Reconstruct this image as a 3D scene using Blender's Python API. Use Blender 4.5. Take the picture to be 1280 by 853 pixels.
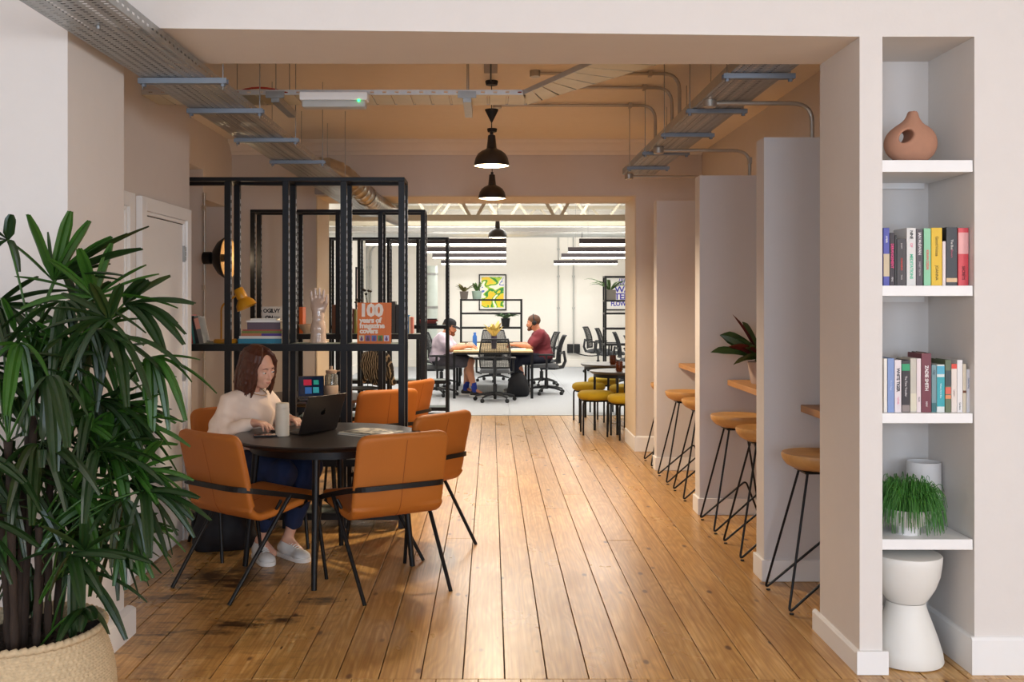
import bpy, bmesh, math, random
import numpy as np
from mathutils import Vector, Matrix, Euler
random.seed(7)
for _o in list(bpy.data.objects): bpy.data.objects.remove(_o)
SC = bpy.context.scene
COL = SC.collection
# ------------------------------------------------------------------ camera
F, VX, VY, CZ = 1244.0, 613.5, 374.0, 1.5          # focal length in pixels, vanishing point, eye height
cam_d = bpy.data.cameras.new('camera'); cam = bpy.data.objects.new('camera', cam_d); COL.objects.link(cam)
cam.location = (0, 0, CZ); cam.rotation_euler = (math.pi/2, 0, 0)
cam_d.sensor_fit = 'HORIZONTAL'; cam_d.sensor_width = 36.0; cam_d.lens = F*36.0/1280.0
cam_d.shift_x = (640-VX)/1280.0; cam_d.shift_y = (VY-426.5)/1280.0
cam_d.clip_start = 0.05; cam_d.clip_end = 100
SC.camera = cam
# ------------------------------------------------------------------ world, exposure, large lights
w = bpy.data.worlds.new('daylight'); SC.world = w; w.use_nodes = True
w.node_tree.nodes['Background'].inputs[0].default_value = (0.72, 0.83, 1.0, 1)
w.node_tree.nodes['Background'].inputs[1].default_value = 1.0
vs = SC.view_settings
vs.view_transform = 'Standard'; vs.look = 'None'; vs.gamma = 1.0; vs.use_curve_mapping = False
vs.exposure = 0.10
def area(name, loc, rot, sx, sy, watts, col):
    l = bpy.data.lights.new(name, 'AREA'); l.shape = 'RECTANGLE'; l.size = sx; l.size_y = sy
    l.energy = watts; l.color = col
    o = bpy.data.objects.new(name, l); COL.objects.link(o); o.location = loc; o.rotation_euler = rot
    return o
COOL = (0.66, 0.80, 1.0)
# daylight through the three tall windows of the front room, behind the camera
for i, x in enumerate((-2.1, 0.6, 3.3)):
    area('window_daylight', (x, -3.55, 1.75), (math.pi/2, 0, 0), 1.7, 2.1, 95, COOL)
# light added at an unseen right-hand window, to brighten the left walls
area('window_daylight', (5.12, -1.3, 1.75), (math.pi/2, 0, math.pi/2), 2.4, 2.0, 180, (1.0, 0.96, 0.92))
# ceiling lights added to brighten the office, set up as made-up roof lights
for y in (14.5, 16.85, 19.3):
    area('added_roof_light', (0.6, y, 3.43), (0, 0, 0), 4.6, 1.0, 72, (1.0, 0.98, 0.95))
# daylight through the left window bay of the middle room

# ------------------------------------------------------------------ helpers
def lin(c):
    return c/12.92 if c <= 0.04045 else ((c+0.055)/1.055)**2.4
def rgb(h):
    h = h.lstrip('#'); return tuple(lin(int(h[i:i+2], 16)/255) for i in (0, 2, 4)) + (1,)
_M = {}
def mat(name, col, rough=0.6, metal=0.0, var=0.08, scale=12.0, bump=0.0, bscale=80.0, spec=0.5, coat=0.0, emit=None, estr=0, trans=0.0, stretch=None, sss=0):
    """procedural principled material: base colour broken up by noise, optional fine bump"""
    if name in _M: return _M[name]
    m = bpy.data.materials.new(name); m.use_nodes = True
    nt = m.node_tree; N = nt.nodes; L = nt.links
    b = N['Principled BSDF']
    c = rgb(col) if isinstance(col, str) else tuple(col)
    b.inputs['Roughness'].default_value = rough; b.inputs['Metallic'].default_value = metal
    b.inputs['Specular IOR Level'].default_value = spec
    if coat: b.inputs['Coat Weight'].default_value = coat; b.inputs['Coat Roughness'].default_value = 0.15
    if trans: b.inputs['Transmission Weight'].default_value = trans
    if sss:
        b.inputs['Subsurface Weight'].default_value = sss; b.inputs['Subsurface Scale'].default_value = 0.01
    tc = N.new('ShaderNodeTexCoord'); mp = N.new('ShaderNodeMapping'); L.new(tc.outputs['Object'], mp.inputs[0])
    if stretch: mp.inputs['Scale'].default_value = stretch
    nz = N.new('ShaderNodeTexNoise'); nz.inputs['Scale'].default_value = scale; nz.inputs['Detail'].default_value = 3
    L.new(mp.outputs[0], nz.inputs['Vector'])
    mx = N.new('ShaderNodeMix'); mx.data_type = 'RGBA'
    mx.inputs[6].default_value = tuple(max(0, v*(1-var)) for v in c[:3])+(1,)
    mx.inputs[7].default_value = tuple(min(1, v*(1+var)) for v in c[:3])+(1,)
    L.new(nz.outputs['Fac'], mx.inputs[0]); L.new(mx.outputs[2], b.inputs['Base Color'])
    if bump:
        n2 = N.new('ShaderNodeTexNoise'); n2.inputs['Scale'].default_value = bscale; n2.inputs['Detail'].default_value = 2
        L.new(mp.outputs[0], n2.inputs['Vector'])
        bp = N.new('ShaderNodeBump'); bp.inputs['Strength'].default_value = bump; bp.inputs['Distance'].default_value = 0.01
        L.new(n2.outputs['Fac'], bp.inputs['Height']); L.new(bp.outputs[0], b.inputs['Normal'])
    if emit:
        b.inputs['Emission Color'].default_value = rgb(emit); b.inputs['Emission Strength'].default_value = estr
    _M[name] = m
    return m

class MB:
    """collects polygons for one mesh"""
    def __init__(s): s.v = []; s.f = []
    def add(s, vs, fs):
        n = len(s.v); s.v += [tuple(v) for v in vs]; s.f += [tuple(i+n for i in f) for f in fs]; return s
    def box(s, x0, x1, y0, y1, z0, z1):
        return s.add([(x0,y0,z0),(x1,y0,z0),(x1,y1,z0),(x0,y1,z0),(x0,y0,z1),(x1,y0,z1),(x1,y1,z1),(x0,y1,z1)],
            [(0,3,2,1),(4,5,6,7),(0,1,5,4),(1,2,6,5),(2,3,7,6),(3,0,4,7)])
    def bar(s, a, b, wx, wz, up=(0,0,1)):
        """rectangular bar from a to b"""
        a = Vector(a); b = Vector(b); d = (b-a).normalized(); u = Vector(up)
        if abs(d.dot(u)) > 0.98: u = Vector((1,0,0))
        r = d.cross(u).normalized(); u = r.cross(d).normalized()
        vs = []
        for p in (a, b):
            for sx, sz in ((-1,-1),(1,-1),(1,1),(-1,1)): vs.append(p + r*sx*wx/2 + u*sz*wz/2)
        return s.add(vs, [(0,1,2,3),(7,6,5,4),(0,4,5,1),(1,5,6,2),(2,6,7,3),(3,7,4,0)])
    def tube(s, pts, r, n=8, cap=True, closed=False):
        pts = [Vector(p) for p in pts]; rs = r if isinstance(r, (list, tuple)) else [r]*len(pts)
        m = len(pts); rings = []; prev = None
        for i, p in enumerate(pts):
            if closed: t = (pts[(i+1) % m]-pts[i-1]).normalized()
            elif i == 0: t = (pts[1]-p).normalized()
            elif i == m-1: t = (p-pts[i-1]).normalized()
            else:
                t = ((pts[i+1]-p).normalized()+(p-pts[i-1]).normalized())
                t = t.normalized() if t.length > 1e-6 else (pts[i+1]-p).normalized()
            if prev is None:
                u = Vector((0,0,1)) if abs(t.z) < 0.9 else Vector((1,0,0))
                u = (u - t*u.dot(t)).normalized()
            else:
                u = (prev - t*prev.dot(t)).normalized()
            prev = u; v = t.cross(u)
            rings.append([p + (u*math.cos(k*2*math.pi/n)+v*math.sin(k*2*math.pi/n))*rs[i] for k in range(n)])
        vs = [q for R in rings for q in R]; fs = []
        for i in range(m if closed else m-1):
            j = (i+1) % m
            for k in range(n): fs.append((i*n+k, i*n+(k+1) % n, j*n+(k+1) % n, j*n+k))
        if cap and not closed: fs += [tuple(range(n-1,-1,-1)), tuple((m-1)*n+k for k in range(n))]
        return s.add(vs, fs)
    def lathe(s, prof, n=32, c=(0,0,0), axis=None):
        """prof: list of (r, z); r = 0 closes"""
        vs = []; fs = []; idx = []
        for r, z in prof:
            if r < 1e-6: idx.append([len(vs)]); vs.append((0,0,z))
            else:
                idx.append(list(range(len(vs), len(vs)+n)))
                vs += [(r*math.cos(2*math.pi*k/n), r*math.sin(2*math.pi*k/n), z) for k in range(n)]
        for a, b in zip(idx, idx[1:]):
            for k in range(n):
                k2 = (k+1) % n
                if len(a) == 1 and len(b) == 1: continue
                if len(a) == 1: fs.append((a[0], b[k2], b[k]))
                elif len(b) == 1: fs.append((a[k], a[k2], b[0]))
                else: fs.append((a[k], a[k2], b[k2], b[k]))
        M = Matrix.Translation(c)
        if axis is not None: M = M @ Vector((0,0,1)).rotation_difference(Vector(axis)).to_matrix().to_4x4()
        return s.add([M @ Vector(v) for v in vs], fs)
    def prism(s, pts, z0, z1):
        """polygon in xy (counter-clockwise) extruded in z"""
        n = len(pts)
        return s.add([(x,y,z0) for x,y in pts]+[(x,y,z1) for x,y in pts],
            [tuple(range(n-1,-1,-1)), tuple(range(n,2*n))]+[(i,(i+1)%n,n+(i+1)%n,n+i) for i in range(n)])
    def grid(s, fn, nu, nv):
        vs = [fn(i/nu, j/nv) for i in range(nu+1) for j in range(nv+1)]
        return s.add(vs, [(i*(nv+1)+j, (i+1)*(nv+1)+j, (i+1)*(nv+1)+j+1, i*(nv+1)+j+1) for i in range(nu) for j in range(nv)])
    def xf(s, M): s.v = [tuple(M @ Vector(v)) for v in s.v]; return s
    def mesh(s, name, angle=40):
        me = bpy.data.meshes.new(name); me.from_pydata(s.v, [], s.f); me.validate()
        finish(me, angle); return me
def finish(me, angle=40):
    if len(me.polygons) == 0: return
    bm = bmesh.new(); bm.from_mesh(me); bmesh.ops.recalc_face_normals(bm, faces=bm.faces); bm.to_mesh(me); bm.free()
    if angle:
        me.shade_smooth()
        if angle < 180: me.set_sharp_from_angle(angle=math.radians(angle))
def obj(name, mb, m, parent=None, angle=40, bevel=0.0, world=False, seg=2, solid=0.0):
    if isinstance(mb, MB):
        if world and parent is not None:
            mb.xf(parent.matrix_basis.inverted())
        me = mb.mesh(name, angle)
    else: me = mb
    o = bpy.data.objects.new(name, me); COL.objects.link(o)
    if m is not None and not me.materials: me.materials.append(m)
    if parent is not None: o.parent = parent
    if solid:
        md = o.modifiers.new('thickness', 'SOLIDIFY'); md.thickness = solid; md.offset = 0
    if bevel:
        md = o.modifiers.new('bevel', 'BEVEL'); md.width = bevel; md.segments = seg; md.limit_method = 'ANGLE'; md.harden_normals = True
    return o
def tag(o, label, cat, group=None):
    o['label'] = label; o['category'] = cat
    if group: o['group'] = group
    return o
def thing(name, label, cat, loc=(0,0,0), rz=0.0, group=None):
    o = bpy.data.objects.new(name, None); COL.objects.link(o); o.empty_display_size = 0.1
    o.location = loc; o.rotation_euler = (0,0,rz)
    o.matrix_basis = Matrix.Translation(loc) @ Matrix.Rotation(rz, 4, 'Z')
    return tag(o, label, cat, group)
def struct(name, mb, m, parent=None, angle=30, bevel=0.0):
    o = obj(name, mb, m, parent, angle, bevel)
    if parent is None: o['kind'] = 'structure'
    return o
def dup(root, loc, rz, label=None, group=None):
    r = root.copy(); COL.objects.link(r); r.location = loc; r.rotation_euler = (0,0,rz)
    if label: r['label'] = label
    if group: r['group'] = group
    for ch in list(root.children):
        c = ch.copy(); COL.objects.link(c); c.parent = r
        for g in ch.children:
            d = g.copy(); COL.objects.link(d); d.parent = c
    return r
def at(x, y, d):
    """photo pixel at distance d (metres along the corridor)"""
    return Vector(((x-VX)*d/F, d, CZ-(y-VY)*d/F))
def px(x, d): return (x-VX)*d/F
def pz(y, d): return CZ-(y-VY)*d/F
def rot_to(fx, fy): return math.atan2(-fx, fy)      # turns local +Y to the heading (fx, fy)
def text_mesh(body, size, M, extrude=0.0, align='CENTER', bold=0.0, sx=1.0):
    cu = bpy.data.curves.new('lettering', 'FONT'); cu.body = body; cu.size = size; cu.align_x = align; cu.align_y = 'CENTER'
    cu.extrude = extrude; cu.resolution_u = 2; cu.offset = bold; cu.space_line = 0.85; cu.space_character = 0.9
    o = bpy.data.objects.new('lettering', cu); COL.objects.link(o)
    dg = bpy.context.evaluated_depsgraph_get(); me = bpy.data.meshes.new_from_object(o.evaluated_get(dg))
    bpy.data.objects.remove(o); bpy.data.curves.remove(cu)
    me.transform(Matrix.Diagonal((sx,1,1,1))); me.transform(M); me.name = 'lettering'; me.materials.clear()
    return me
def bezier(p0, p1, p2, n=8):
    p0, p1, p2 = Vector(p0), Vector(p1), Vector(p2)
    return [p0*(1-t)**2 + p1*2*t*(1-t) + p2*t*t for t in [i/n for i in range(n+1)]]
def fillet(pts, r, n=5):
    """polyline with rounded corners"""
    pts = [Vector(p) for p in pts]; out = [pts[0]]
    for a, b, c in zip(pts, pts[1:], pts[2:]):
        ra = min(r, (a-b).length*0.49); rc = min(r, (c-b).length*0.49)
        out += bezier(b+(a-b).normalized()*ra, b, b+(c-b).normalized()*rc, n)
    return out+[pts[-1]]

# ------------------------------------------------------------------ materials
WALL = mat('warm_white_paint', '#e0dad4', 0.85, var=0.02, bump=0.03, bscale=60)
WHITE = mat('white_gloss_paint', '#efeeec', 0.45, var=0.02)
CEIL = mat('ceiling_paint', '#eae2d8', 0.85, var=0.03, bump=0.03)
BLACK = mat('black_powder_coat', '#0c0c0e', 0.45, var=0.1, spec=0.35)
BLACKM = mat('black_matt_plastic', '#17181a', 0.6, var=0.1)
STEEL = mat('galvanised_steel', '#a6a8a7', 0.40, 0.85, var=0.15, scale=20, bump=0.02)
CONDUIT = mat('steel_conduit', '#b8b1a6', 0.38, 0.6, var=0.1)
OFFW = mat('office_white_paint', '#ece8e0', 0.8, var=0.02)
# ================================================================== THE SETTING
def floor_wood():
    m = bpy.data.materials.new('old_pine_boards'); m.use_nodes = True
    nt = m.node_tree; N = nt.nodes; L = nt.links; b = N['Principled BSDF']
    geo = N.new('ShaderNodeNewGeometry'); oi = N.new('ShaderNodeObjectInfo')
    def math_(op, a, bb=None, cl=False):
        n = N.new('ShaderNodeMath'); n.operation = op; n.use_clamp = cl
        for i, v in enumerate((a, bb)):
            if v is None: continue
            if isinstance(v, (int, float)): n.inputs[i].default_value = v
            else: L.new(v, n.inputs[i])
        return n.outputs[0]
    def mapping(src, sc):
        mp = N.new('ShaderNodeMapping'); mp.inputs['Scale'].default_value = sc; L.new(src, mp.inputs[0]); return mp.outputs[0]
    def noise(vec, s, det=3, rough=0.55, dist=0.0):
        n = N.new('ShaderNodeTexNoise'); n.inputs['Scale'].default_value = s; n.inputs['Detail'].default_value = det
        n.inputs['Roughness'].default_value = rough; n.inputs['Distortion'].default_value = dist; L.new(vec, n.inputs['Vector']); return n.outputs['Fac']
    def ramp(f, stops):
        r = N.new('ShaderNodeValToRGB'); e = r.color_ramp.elements
        e[0].position, e[0].color = stops[0]; e[1].position, e[1].color = stops[-1]
        for p, c in stops[1:-1]:
            q = e.new(p); q.color = c
        L.new(f, r.inputs[0]); return r.outputs[0]
    def mix(f, a, bb, mode='MIX'):
        n = N.new('ShaderNodeMix'); n.data_type = 'RGBA'; n.blend_type = mode
        if isinstance(f, (int, float)): n.inputs[0].default_value = f
        else: L.new(f, n.inputs[0])
        for i, v in ((6, a), (7, bb)):
            if isinstance(v, tuple): n.inputs[i].default_value = v
            else: L.new(v, n.inputs[i])
        return n.outputs[2]
    off = N.new('ShaderNodeCombineXYZ'); r100 = math_('MULTIPLY', oi.outputs['Random'], 37.0); L.new(r100, off.inputs[1]); L.new(r100, off.inputs[2])
    va = N.new('ShaderNodeVectorMath'); va.operation = 'ADD'; L.new(geo.outputs['Position'], va.inputs[0]); L.new(off.outputs[0], va.inputs[1])
    P = va.outputs[0]
    # growth rings: stretched bands, distorted
    warp = noise(mapping(P, (3.0, 0.55, 1.0)), 1.6, 2, 0.5)
    rings = math_('FRACT', math_('MULTIPLY', warp, 16.0))
    rings = math_('ABSOLUTE', math_('SUBTRACT', rings, 0.5))
    fine = noise(mapping(P, (90.0, 2.2, 1.0)), 1.0, 3)
    base = ramp(fine, [(0.25, rgb('#a8783c')), (0.5, rgb('#cf9f59')), (0.75, rgb('#e5c084'))])
    base = mix(math_('MULTIPLY', rings, 0.95), base, rgb('#a5723a'))
    tone = math_('ADD', math_('MULTIPLY', oi.outputs['Random'], 0.26), 0.84)
    tc = N.new('ShaderNodeCombineColor')
    for i in range(3): L.new(tone, tc.inputs[i])
    base = mix(1.0, base, tc.outputs[0], 'MULTIPLY')
    # worn, patchy varnish
    patch = noise(mapping(P, (1.6, 0.9, 1.0)), 1.3, 4, 0.65)
    base = mix(ramp(patch, [(0.45, (0,0,0,1)), (0.75, (0.45,0.45,0.45,1))]), base, rgb('#986630'))
    # knots
    vo = N.new('ShaderNodeTexVoronoi'); vo.inputs['Scale'].default_value = 1.0; L.new(mapping(P, (6.5, 3.0, 1.0)), vo.inputs['Vector'])
    knot = ramp(vo.outputs['Distance'], [(0.055, (1,1,1,1)), (0.11, (0,0,0,1))])
    base = mix(math_('MULTIPLY', knot, 0.8), base, rgb('#4a2410'))
    # nail holes and small dark flecks
    v2 = N.new('ShaderNodeTexVoronoi'); v2.inputs['Scale'].default_value = 1.0; L.new(mapping(P, (9.0, 2.1, 1.0)), v2.inputs['Vector'])
    fleck = ramp(v2.outputs['Distance'], [(0.03, (1,1,1,1)), (0.05, (0,0,0,1))])
    base = mix(math_('MULTIPLY', fleck, 0.95), base, rgb('#241409'))
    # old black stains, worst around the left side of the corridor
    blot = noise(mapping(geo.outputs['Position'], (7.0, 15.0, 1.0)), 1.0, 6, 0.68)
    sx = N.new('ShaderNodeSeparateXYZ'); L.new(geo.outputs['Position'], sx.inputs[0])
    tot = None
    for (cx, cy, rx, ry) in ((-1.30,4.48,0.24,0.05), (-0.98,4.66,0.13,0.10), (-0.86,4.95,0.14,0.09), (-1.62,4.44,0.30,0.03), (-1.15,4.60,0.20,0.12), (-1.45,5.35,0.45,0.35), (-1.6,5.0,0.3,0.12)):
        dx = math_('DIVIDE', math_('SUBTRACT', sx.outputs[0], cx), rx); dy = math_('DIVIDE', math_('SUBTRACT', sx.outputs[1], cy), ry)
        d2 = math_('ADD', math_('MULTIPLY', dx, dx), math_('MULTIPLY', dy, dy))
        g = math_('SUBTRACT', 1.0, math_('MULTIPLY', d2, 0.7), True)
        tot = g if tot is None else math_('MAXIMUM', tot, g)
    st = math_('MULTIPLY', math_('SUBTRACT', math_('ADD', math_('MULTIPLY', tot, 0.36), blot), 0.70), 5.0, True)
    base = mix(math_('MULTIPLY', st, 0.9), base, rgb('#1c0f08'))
    # speckled dirt rubbed into the older boards by the left wall
    sp = noise(mapping(geo.outputs['Position'], (7.0, 16.0, 1.0)), 1.0, 5, 0.7)
    lx = math_('MULTIPLY', math_('SUBTRACT', -0.35, sx.outputs[0]), 0.9, True)
    base = mix(math_('MULTIPLY', math_('MULTIPLY', math_('MULTIPLY', math_('SUBTRACT', sp, 0.50), 6.0, True), lx), 0.62), base, rgb('#3a2010'))
    L.new(base, b.inputs['Base Color'])
    rr = math_('ADD', math_('MULTIPLY', patch, 0.20), 0.20); L.new(rr, b.inputs['Roughness'])
    b.inputs['Specular IOR Level'].default_value = 0.65
    bp = N.new('ShaderNodeBump'); bp.inputs['Strength'].default_value = 0.12; bp.inputs['Distance'].default_value = 0.004
    L.new(math_('ADD', math_('MULTIPLY', fine, 0.5), noise(mapping(P, (5.0, 1.2, 1.0)), 2.0, 2)), bp.inputs['Height']); L.new(bp.outputs[0], b.inputs['Normal'])
    return m
WOODF = floor_wood()
SUB = mat('dark_subfloor', '#1a110a', 0.9)
flr = struct('floor', MB().box(-3.0, 5.0, -3.5, 12.83, -0.10, -0.024), SUB)
PW, P0 = 0.1666, 0.0553
rnd = random.Random(3)
for k in range(-18, 13):
    x0, x1 = P0+k*PW, P0+(k+1)*PW
    y = 3.93
    while y < 12.8:
        ln = rnd.uniform(2.2, 4.6)
        y1 = min(y+ln, 12.82)
        if 12.82-y1 < 0.9: y1 = 12.82
        g = 0.0042
        obj('floor_plank', MB().box(x0+g/2, x1-g/2, y+0.001, y1-0.001, -0.026, rnd.uniform(-0.0012, 0.0)), WOODF, flr, 30, 0.0016, seg=1)
        y = y1
for k in range(-18, 17):                       # boards of the front room, butting against the corridor's
    x0, x1 = P0+0.062+k*PW, P0+0.062+(k+1)*PW
    obj('floor_plank', MB().box(x0+0.0015, x1-0.0015, 1.6, 3.927, -0.026, rnd.uniform(-0.001, 0.0)), WOODF, flr, 30, 0.0016, seg=1)
obj('floor_backing', MB().box(-3.0, 5.0, -3.4, 1.598, -0.026, 0.0), WOODF, flr)
for k in range(13, 19):
    x0, x1 = P0+k*PW, P0+(k+1)*PW
    obj('floor_plank', MB().box(x0+0.0013, x1-0.0013, 10.5, 12.82, -0.026, 0.0), WOODF, flr, 30, 0.0016, seg=1)
GREY = mat('grey_carpet', '#b2b5b9', 0.95, var=0.06, scale=60, bump=0.3, bscale=300)
GREYJ = mat('carpet_joint', '#808386', 0.95)
fo = struct('floor_office', MB().box(-2.9, 5.2, 12.83, 22.2, -0.10, -0.006), GREYJ)
yy = 12.84
while yy < 22:
    xx = -2.75
    while xx < 5:
        obj('carpet_tile', MB().box(xx+0.001, xx+0.998, yy+0.001, min(yy+2.298, 22.0), -0.02, 0.0), GREY, fo)
        xx += 1.0
    yy += 2.3
struct('trim_1', MB().box(-2.75, 5.0, 12.80, 12.85, -0.02, 0.006), STEEL)          # metal strip where carpet meets boards

# ---- front wall with the wide opening, header and shelf niche
XL, XR, ZO = -1.633, 1.475, 2.55
NX0, NX1, NY = 1.566, 1.934, 4.40
def yf(x): return 3.98+(x-1.47)*0.045
fw = MB()
fw.prism([(-3.0, 3.79), (XL, yf(XL)), (XL, 4.43), (-3.0, 4.43)], 0, ZO)
fw.prism([(-3.0, 3.79), (XL, yf(XL)), (XR, 3.98), (4.95, 3.98), (4.95, 4.46), (-3.0, 4.43)], ZO, 3.1)
fw.box(XR, NX0, 3.98, 4.46, 0, ZO)
fw.box(NX0, NX1, NY, 4.46, 0, ZO)
fw.box(NX1, 4.95, 3.98, 4.46, 0, ZO)
struct('wall_front', fw, WALL, angle=20)
struct('wall_frontroom_left', MB().box(-3.1, -3.0, -3.5, 4.0, 0, 3.1), WALL)
struct('wall_frontroom_right', MB().box(4.95, 5.2, -3.5, -2.5, 0, 3.1).box(4.95, 5.2, -0.1, 4.46, 0, 3.1).box(4.95, 5.2, -2.5, -0.1, 0, 0.75).box(4.95, 5.2, -2.5, -0.1, 2.75, 3.1), WALL)
struct('window_7', MB().box(5.04, 5.1, -2.5, -2.43, 0.75, 2.75).box(5.04, 5.1, -0.17, -0.1, 0.75, 2.75).box(5.04, 5.1, -2.43, -0.17, 0.75, 0.82).box(5.04, 5.1, -2.43, -0.17, 2.68, 2.75).box(5.04, 5.1, -1.33, -1.27, 0.82, 2.68), WHITE)  # unseen window, added to hold the side light
wb = MB(); xs = [-3.0]
for x in (-2.1, 0.6, 3.3): xs += [x-0.85, x+0.85]
xs += [4.95]
for i in range(0, len(xs), 2): wb.box(xs[i], xs[i+1], -3.5, -3.25, 0, 3.1)
for x in (-2.1, 0.6, 3.3):
    wb.box(x-0.85, x+0.85, -3.5, -3.25, 0, 0.7); wb.box(x-0.85, x+0.85, -3.5, -3.25, 2.8, 3.1)
struct('wall_frontroom_back', wb, WALL)
for i, x in enumerate((-2.1, 0.6, 3.3)):
    wf = MB().box(x-0.85, x-0.79, -3.42, -3.36, 0.7, 2.8).box(x+0.79, x+0.85, -3.42, -3.36, 0.7, 2.8).box(x-0.79, x+0.79, -3.42, -3.36, 0.7, 0.76).box(x-0.79, x+0.79, -3.42, -3.36, 2.74, 2.8).box(x-0.79, x+0.79, -3.42, -3.36, 1.72, 1.77)
    struct('window_%d' % (i+1), wf, WHITE)
struct('ceiling_frontroom', MB().box(-3.1, 5.05, -3.5, 4.2, 3.1, 3.2), WALL)

# baseboards of the front wall
def skirting(name, a, b, h, t=0.016, side=1):
    """from a to b on plan, thickness to the left of a->b (side=1)"""
    a = Vector((a[0], a[1], 0)); b = Vector((b[0], b[1], 0)); d = (b-a).normalized(); n = Vector((-d.y, d.x, 0))*t*side
    prof = [(0, 0), (1, 0), (1, h-0.012), (0.55, h-0.002), (0, h)]
    vs = [p + n*u + Vector((0,0,z)) for p in (a, b) for u, z in prof]; k = len(prof)
    return MB().add(vs, [tuple(range(k)), tuple(range(2*k-1, k-1, -1))]+[(i, (i+1) % k, k+(i+1) % k, k+i) for i in range(k)])
struct('baseboard_pier_front', MB().box(1.459, 1.586, 3.964, 3.981, 0, 0.094), WHITE, bevel=0.002)
struct('baseboard_pier_side', skirting('', (1.476, 3.978), (1.476, 4.52), 0.094), WHITE)
struct('baseboard_niche_back', skirting('', (NX1, NY), (NX0, NY), 0.15), WHITE)
struct('baseboard_niche_right', skirting('', (NX1, 3.9815), (NX1, NY), 0.15), WHITE)
struct('baseboard_front_right', skirting('', (4.9, 3.981), (NX1-0.016, 3.981), 0.15, side=1), WHITE)
struct('baseboard_pier_left', skirting('', (XL, yf(XL)-0.03), (XL, 4.47), 0.125, 0.04, side=-1), WHITE)
struct('baseboard_front_left', skirting('', (-3.0, 3.79), (XL+0.03, yf(XL)), 0.125, 0.03, side=-1), WHITE)

# ---- middle room
ZC = 3.05
MWALL = mat('middle_room_paint', '#d8cfc7', 0.85, var=0.02, bump=0.03, bscale=60)
wl = MB().box(-3.0, -1.92, 4.43, 6.34, 0, ZC)
wl.box(-3.1, -2.95, 6.34, 8.82, 0, ZC).box(-2.95, -2.55, 6.34, 8.82, 2.65, ZC)
wl.box(-3.1, -2.55, 8.82, 8.90, 0, ZC).box(-3.1, -2.55, 9.60, 9.8, 0, ZC).box(-3.1, -2.55, 8.90, 9.60, 2.39, ZC).box(-3.1, -2.80, 8.90, 9.60, 0, 2.39)
struct('wall_left', wl, MWALL)
struct('wall_right', MB().box(2.08, 2.2, 4.46, 9.8, 0, ZC), MWALL)
OX0, OX1, OZ = -1.72, 1.43, 2.52
wbk = MB().box(-3.1, OX0, 9.8, 10.5, 0, 3.6).box(OX1, 5.2, 9.8, 10.5, 0, 3.6).box(OX0, OX1, 9.8, 10.5, OZ, 3.6)
struct('wall_back', wbk, MWALL)
struct('ceiling', MB().box(-3.1, 2.2, 4.3, 9.85, ZC, ZC+0.1), CEIL)
# moulded cornice along the back wall and down the right wall
cp = [(0, 2.92), (-0.012, 2.92), (-0.03, 2.945), (-0.05, 2.955), (-0.07, 2.985), (-0.11, 3.015), (-0.13, 3.02), (-0.16, 3.045), (-0.16, ZC), (0, ZC)]
vs = [(x, 9.8+u, z) for x in (-2.55, 2.08) for u, z in cp]; k = len(cp)
struct('trim_2', MB().add(vs, [tuple(range(k)), tuple(range(2*k-1, k-1, -1))]+[(i, (i+1) % k, k+(i+1) % k, k+i) for i in range(k)]), CEIL, angle=20)
struct('trim_3', MB().box(1.80, 2.08, 4.46, 9.64, 2.945, ZC), CEIL)
struct('baseboard_left', skirting('', (-1.92, 4.47), (-1.92, 5.30), 0.13, 0.02, side=-1), WHITE)
struct('baseboard_back_right', skirting('', (2.08, 9.8), (OX1, 9.8), 0.15, 0.018), WHITE)
struct('baseboard_opening_right', skirting('', (OX1, 9.784), (OX1, 10.5), 0.15, 0.018), WHITE)
struct('baseboard_opening_left', skirting('', (OX0, 10.5), (OX0, 9.784), 0.15, 0.018), WHITE)
# thin lighter lining around the far opening
LIN = mat('opening_lining', '#dccbb0', 0.7, var=0.02)
struct('trim_4', MB().box(OX0, OX1, 9.795, 10.505, OZ-0.012, OZ).box(OX1-0.012, OX1, 9.795, 10.505, 0.15, OZ-0.012).box(OX0, OX0+0.012, 9.795, 10.505, 0.15, OZ-0.012), LIN)

# ---- doors in the left wall
def door(n, y0, y1, zt, hinge):
    fr = MB()
    x = -1.92
    fr.box(x, x+0.035, y0, y0+0.075, 0, zt).box(x, x+0.035, y1-0.075, y1, 0, zt).box(x, x+0.035, y0+0.075, y1-0.075, zt-0.075, zt)
    fr.box(x, x+0.02, y0+0.075, y0+0.095, 0, zt-0.075).box(x, x+0.02, y1-0.095, y1-0.075, 0, zt-0.075).box(x, x+0.02, y0+0.095, y1-0.095, zt-0.095, zt-0.075)
    d = struct('door_%d' % n, MB().box(x, x+0.008, y0+0.095, y1-0.095, 0.01, zt-0.098), WHITE)
    obj('door_frame', fr, WHITE, d, 30, 0.003)
    gap = MB().box(x+0.001, x+0.0085, y0+0.095, y1-0.095, zt-0.100, zt-0.094)
    obj('shadow_gap', gap, BLACKM, d)
    if hinge:
        for z in (0.28, 1.04, 1.78):
            h = MB().box(x+0.008, x+0.022, y1-0.10, y1-0.085, z-0.05, z+0.05)
            for q in (-0.03, 0, 0.03): h.box(x+0.02, x+0.026, y1-0.104, y1-0.082, z+q-0.012, z+q+0.012)
            obj('hinge', h, STEEL, d)
        obj('door_handle', MB().lathe([(0, 0), (0.024, 0), (0.024, 0.008), (0.01, 0.01), (0.01, 0.045), (0, 0.045)], 16, (x+0.008, y0+0.15, 1.0), (1, 0, 0)).tube([(x+0.047, y0+0.15, 1.0), (x+0.047, y0+0.26, 1.0)], 0.009), STEEL, d)
    return d
door(1, 5.385, 6.27, 2.06, True)
door(2, 4.50, 5.28, 2.06, False)
SWITCH = mat('switch_plastic', '#c9cdd6', 0.5)
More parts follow.
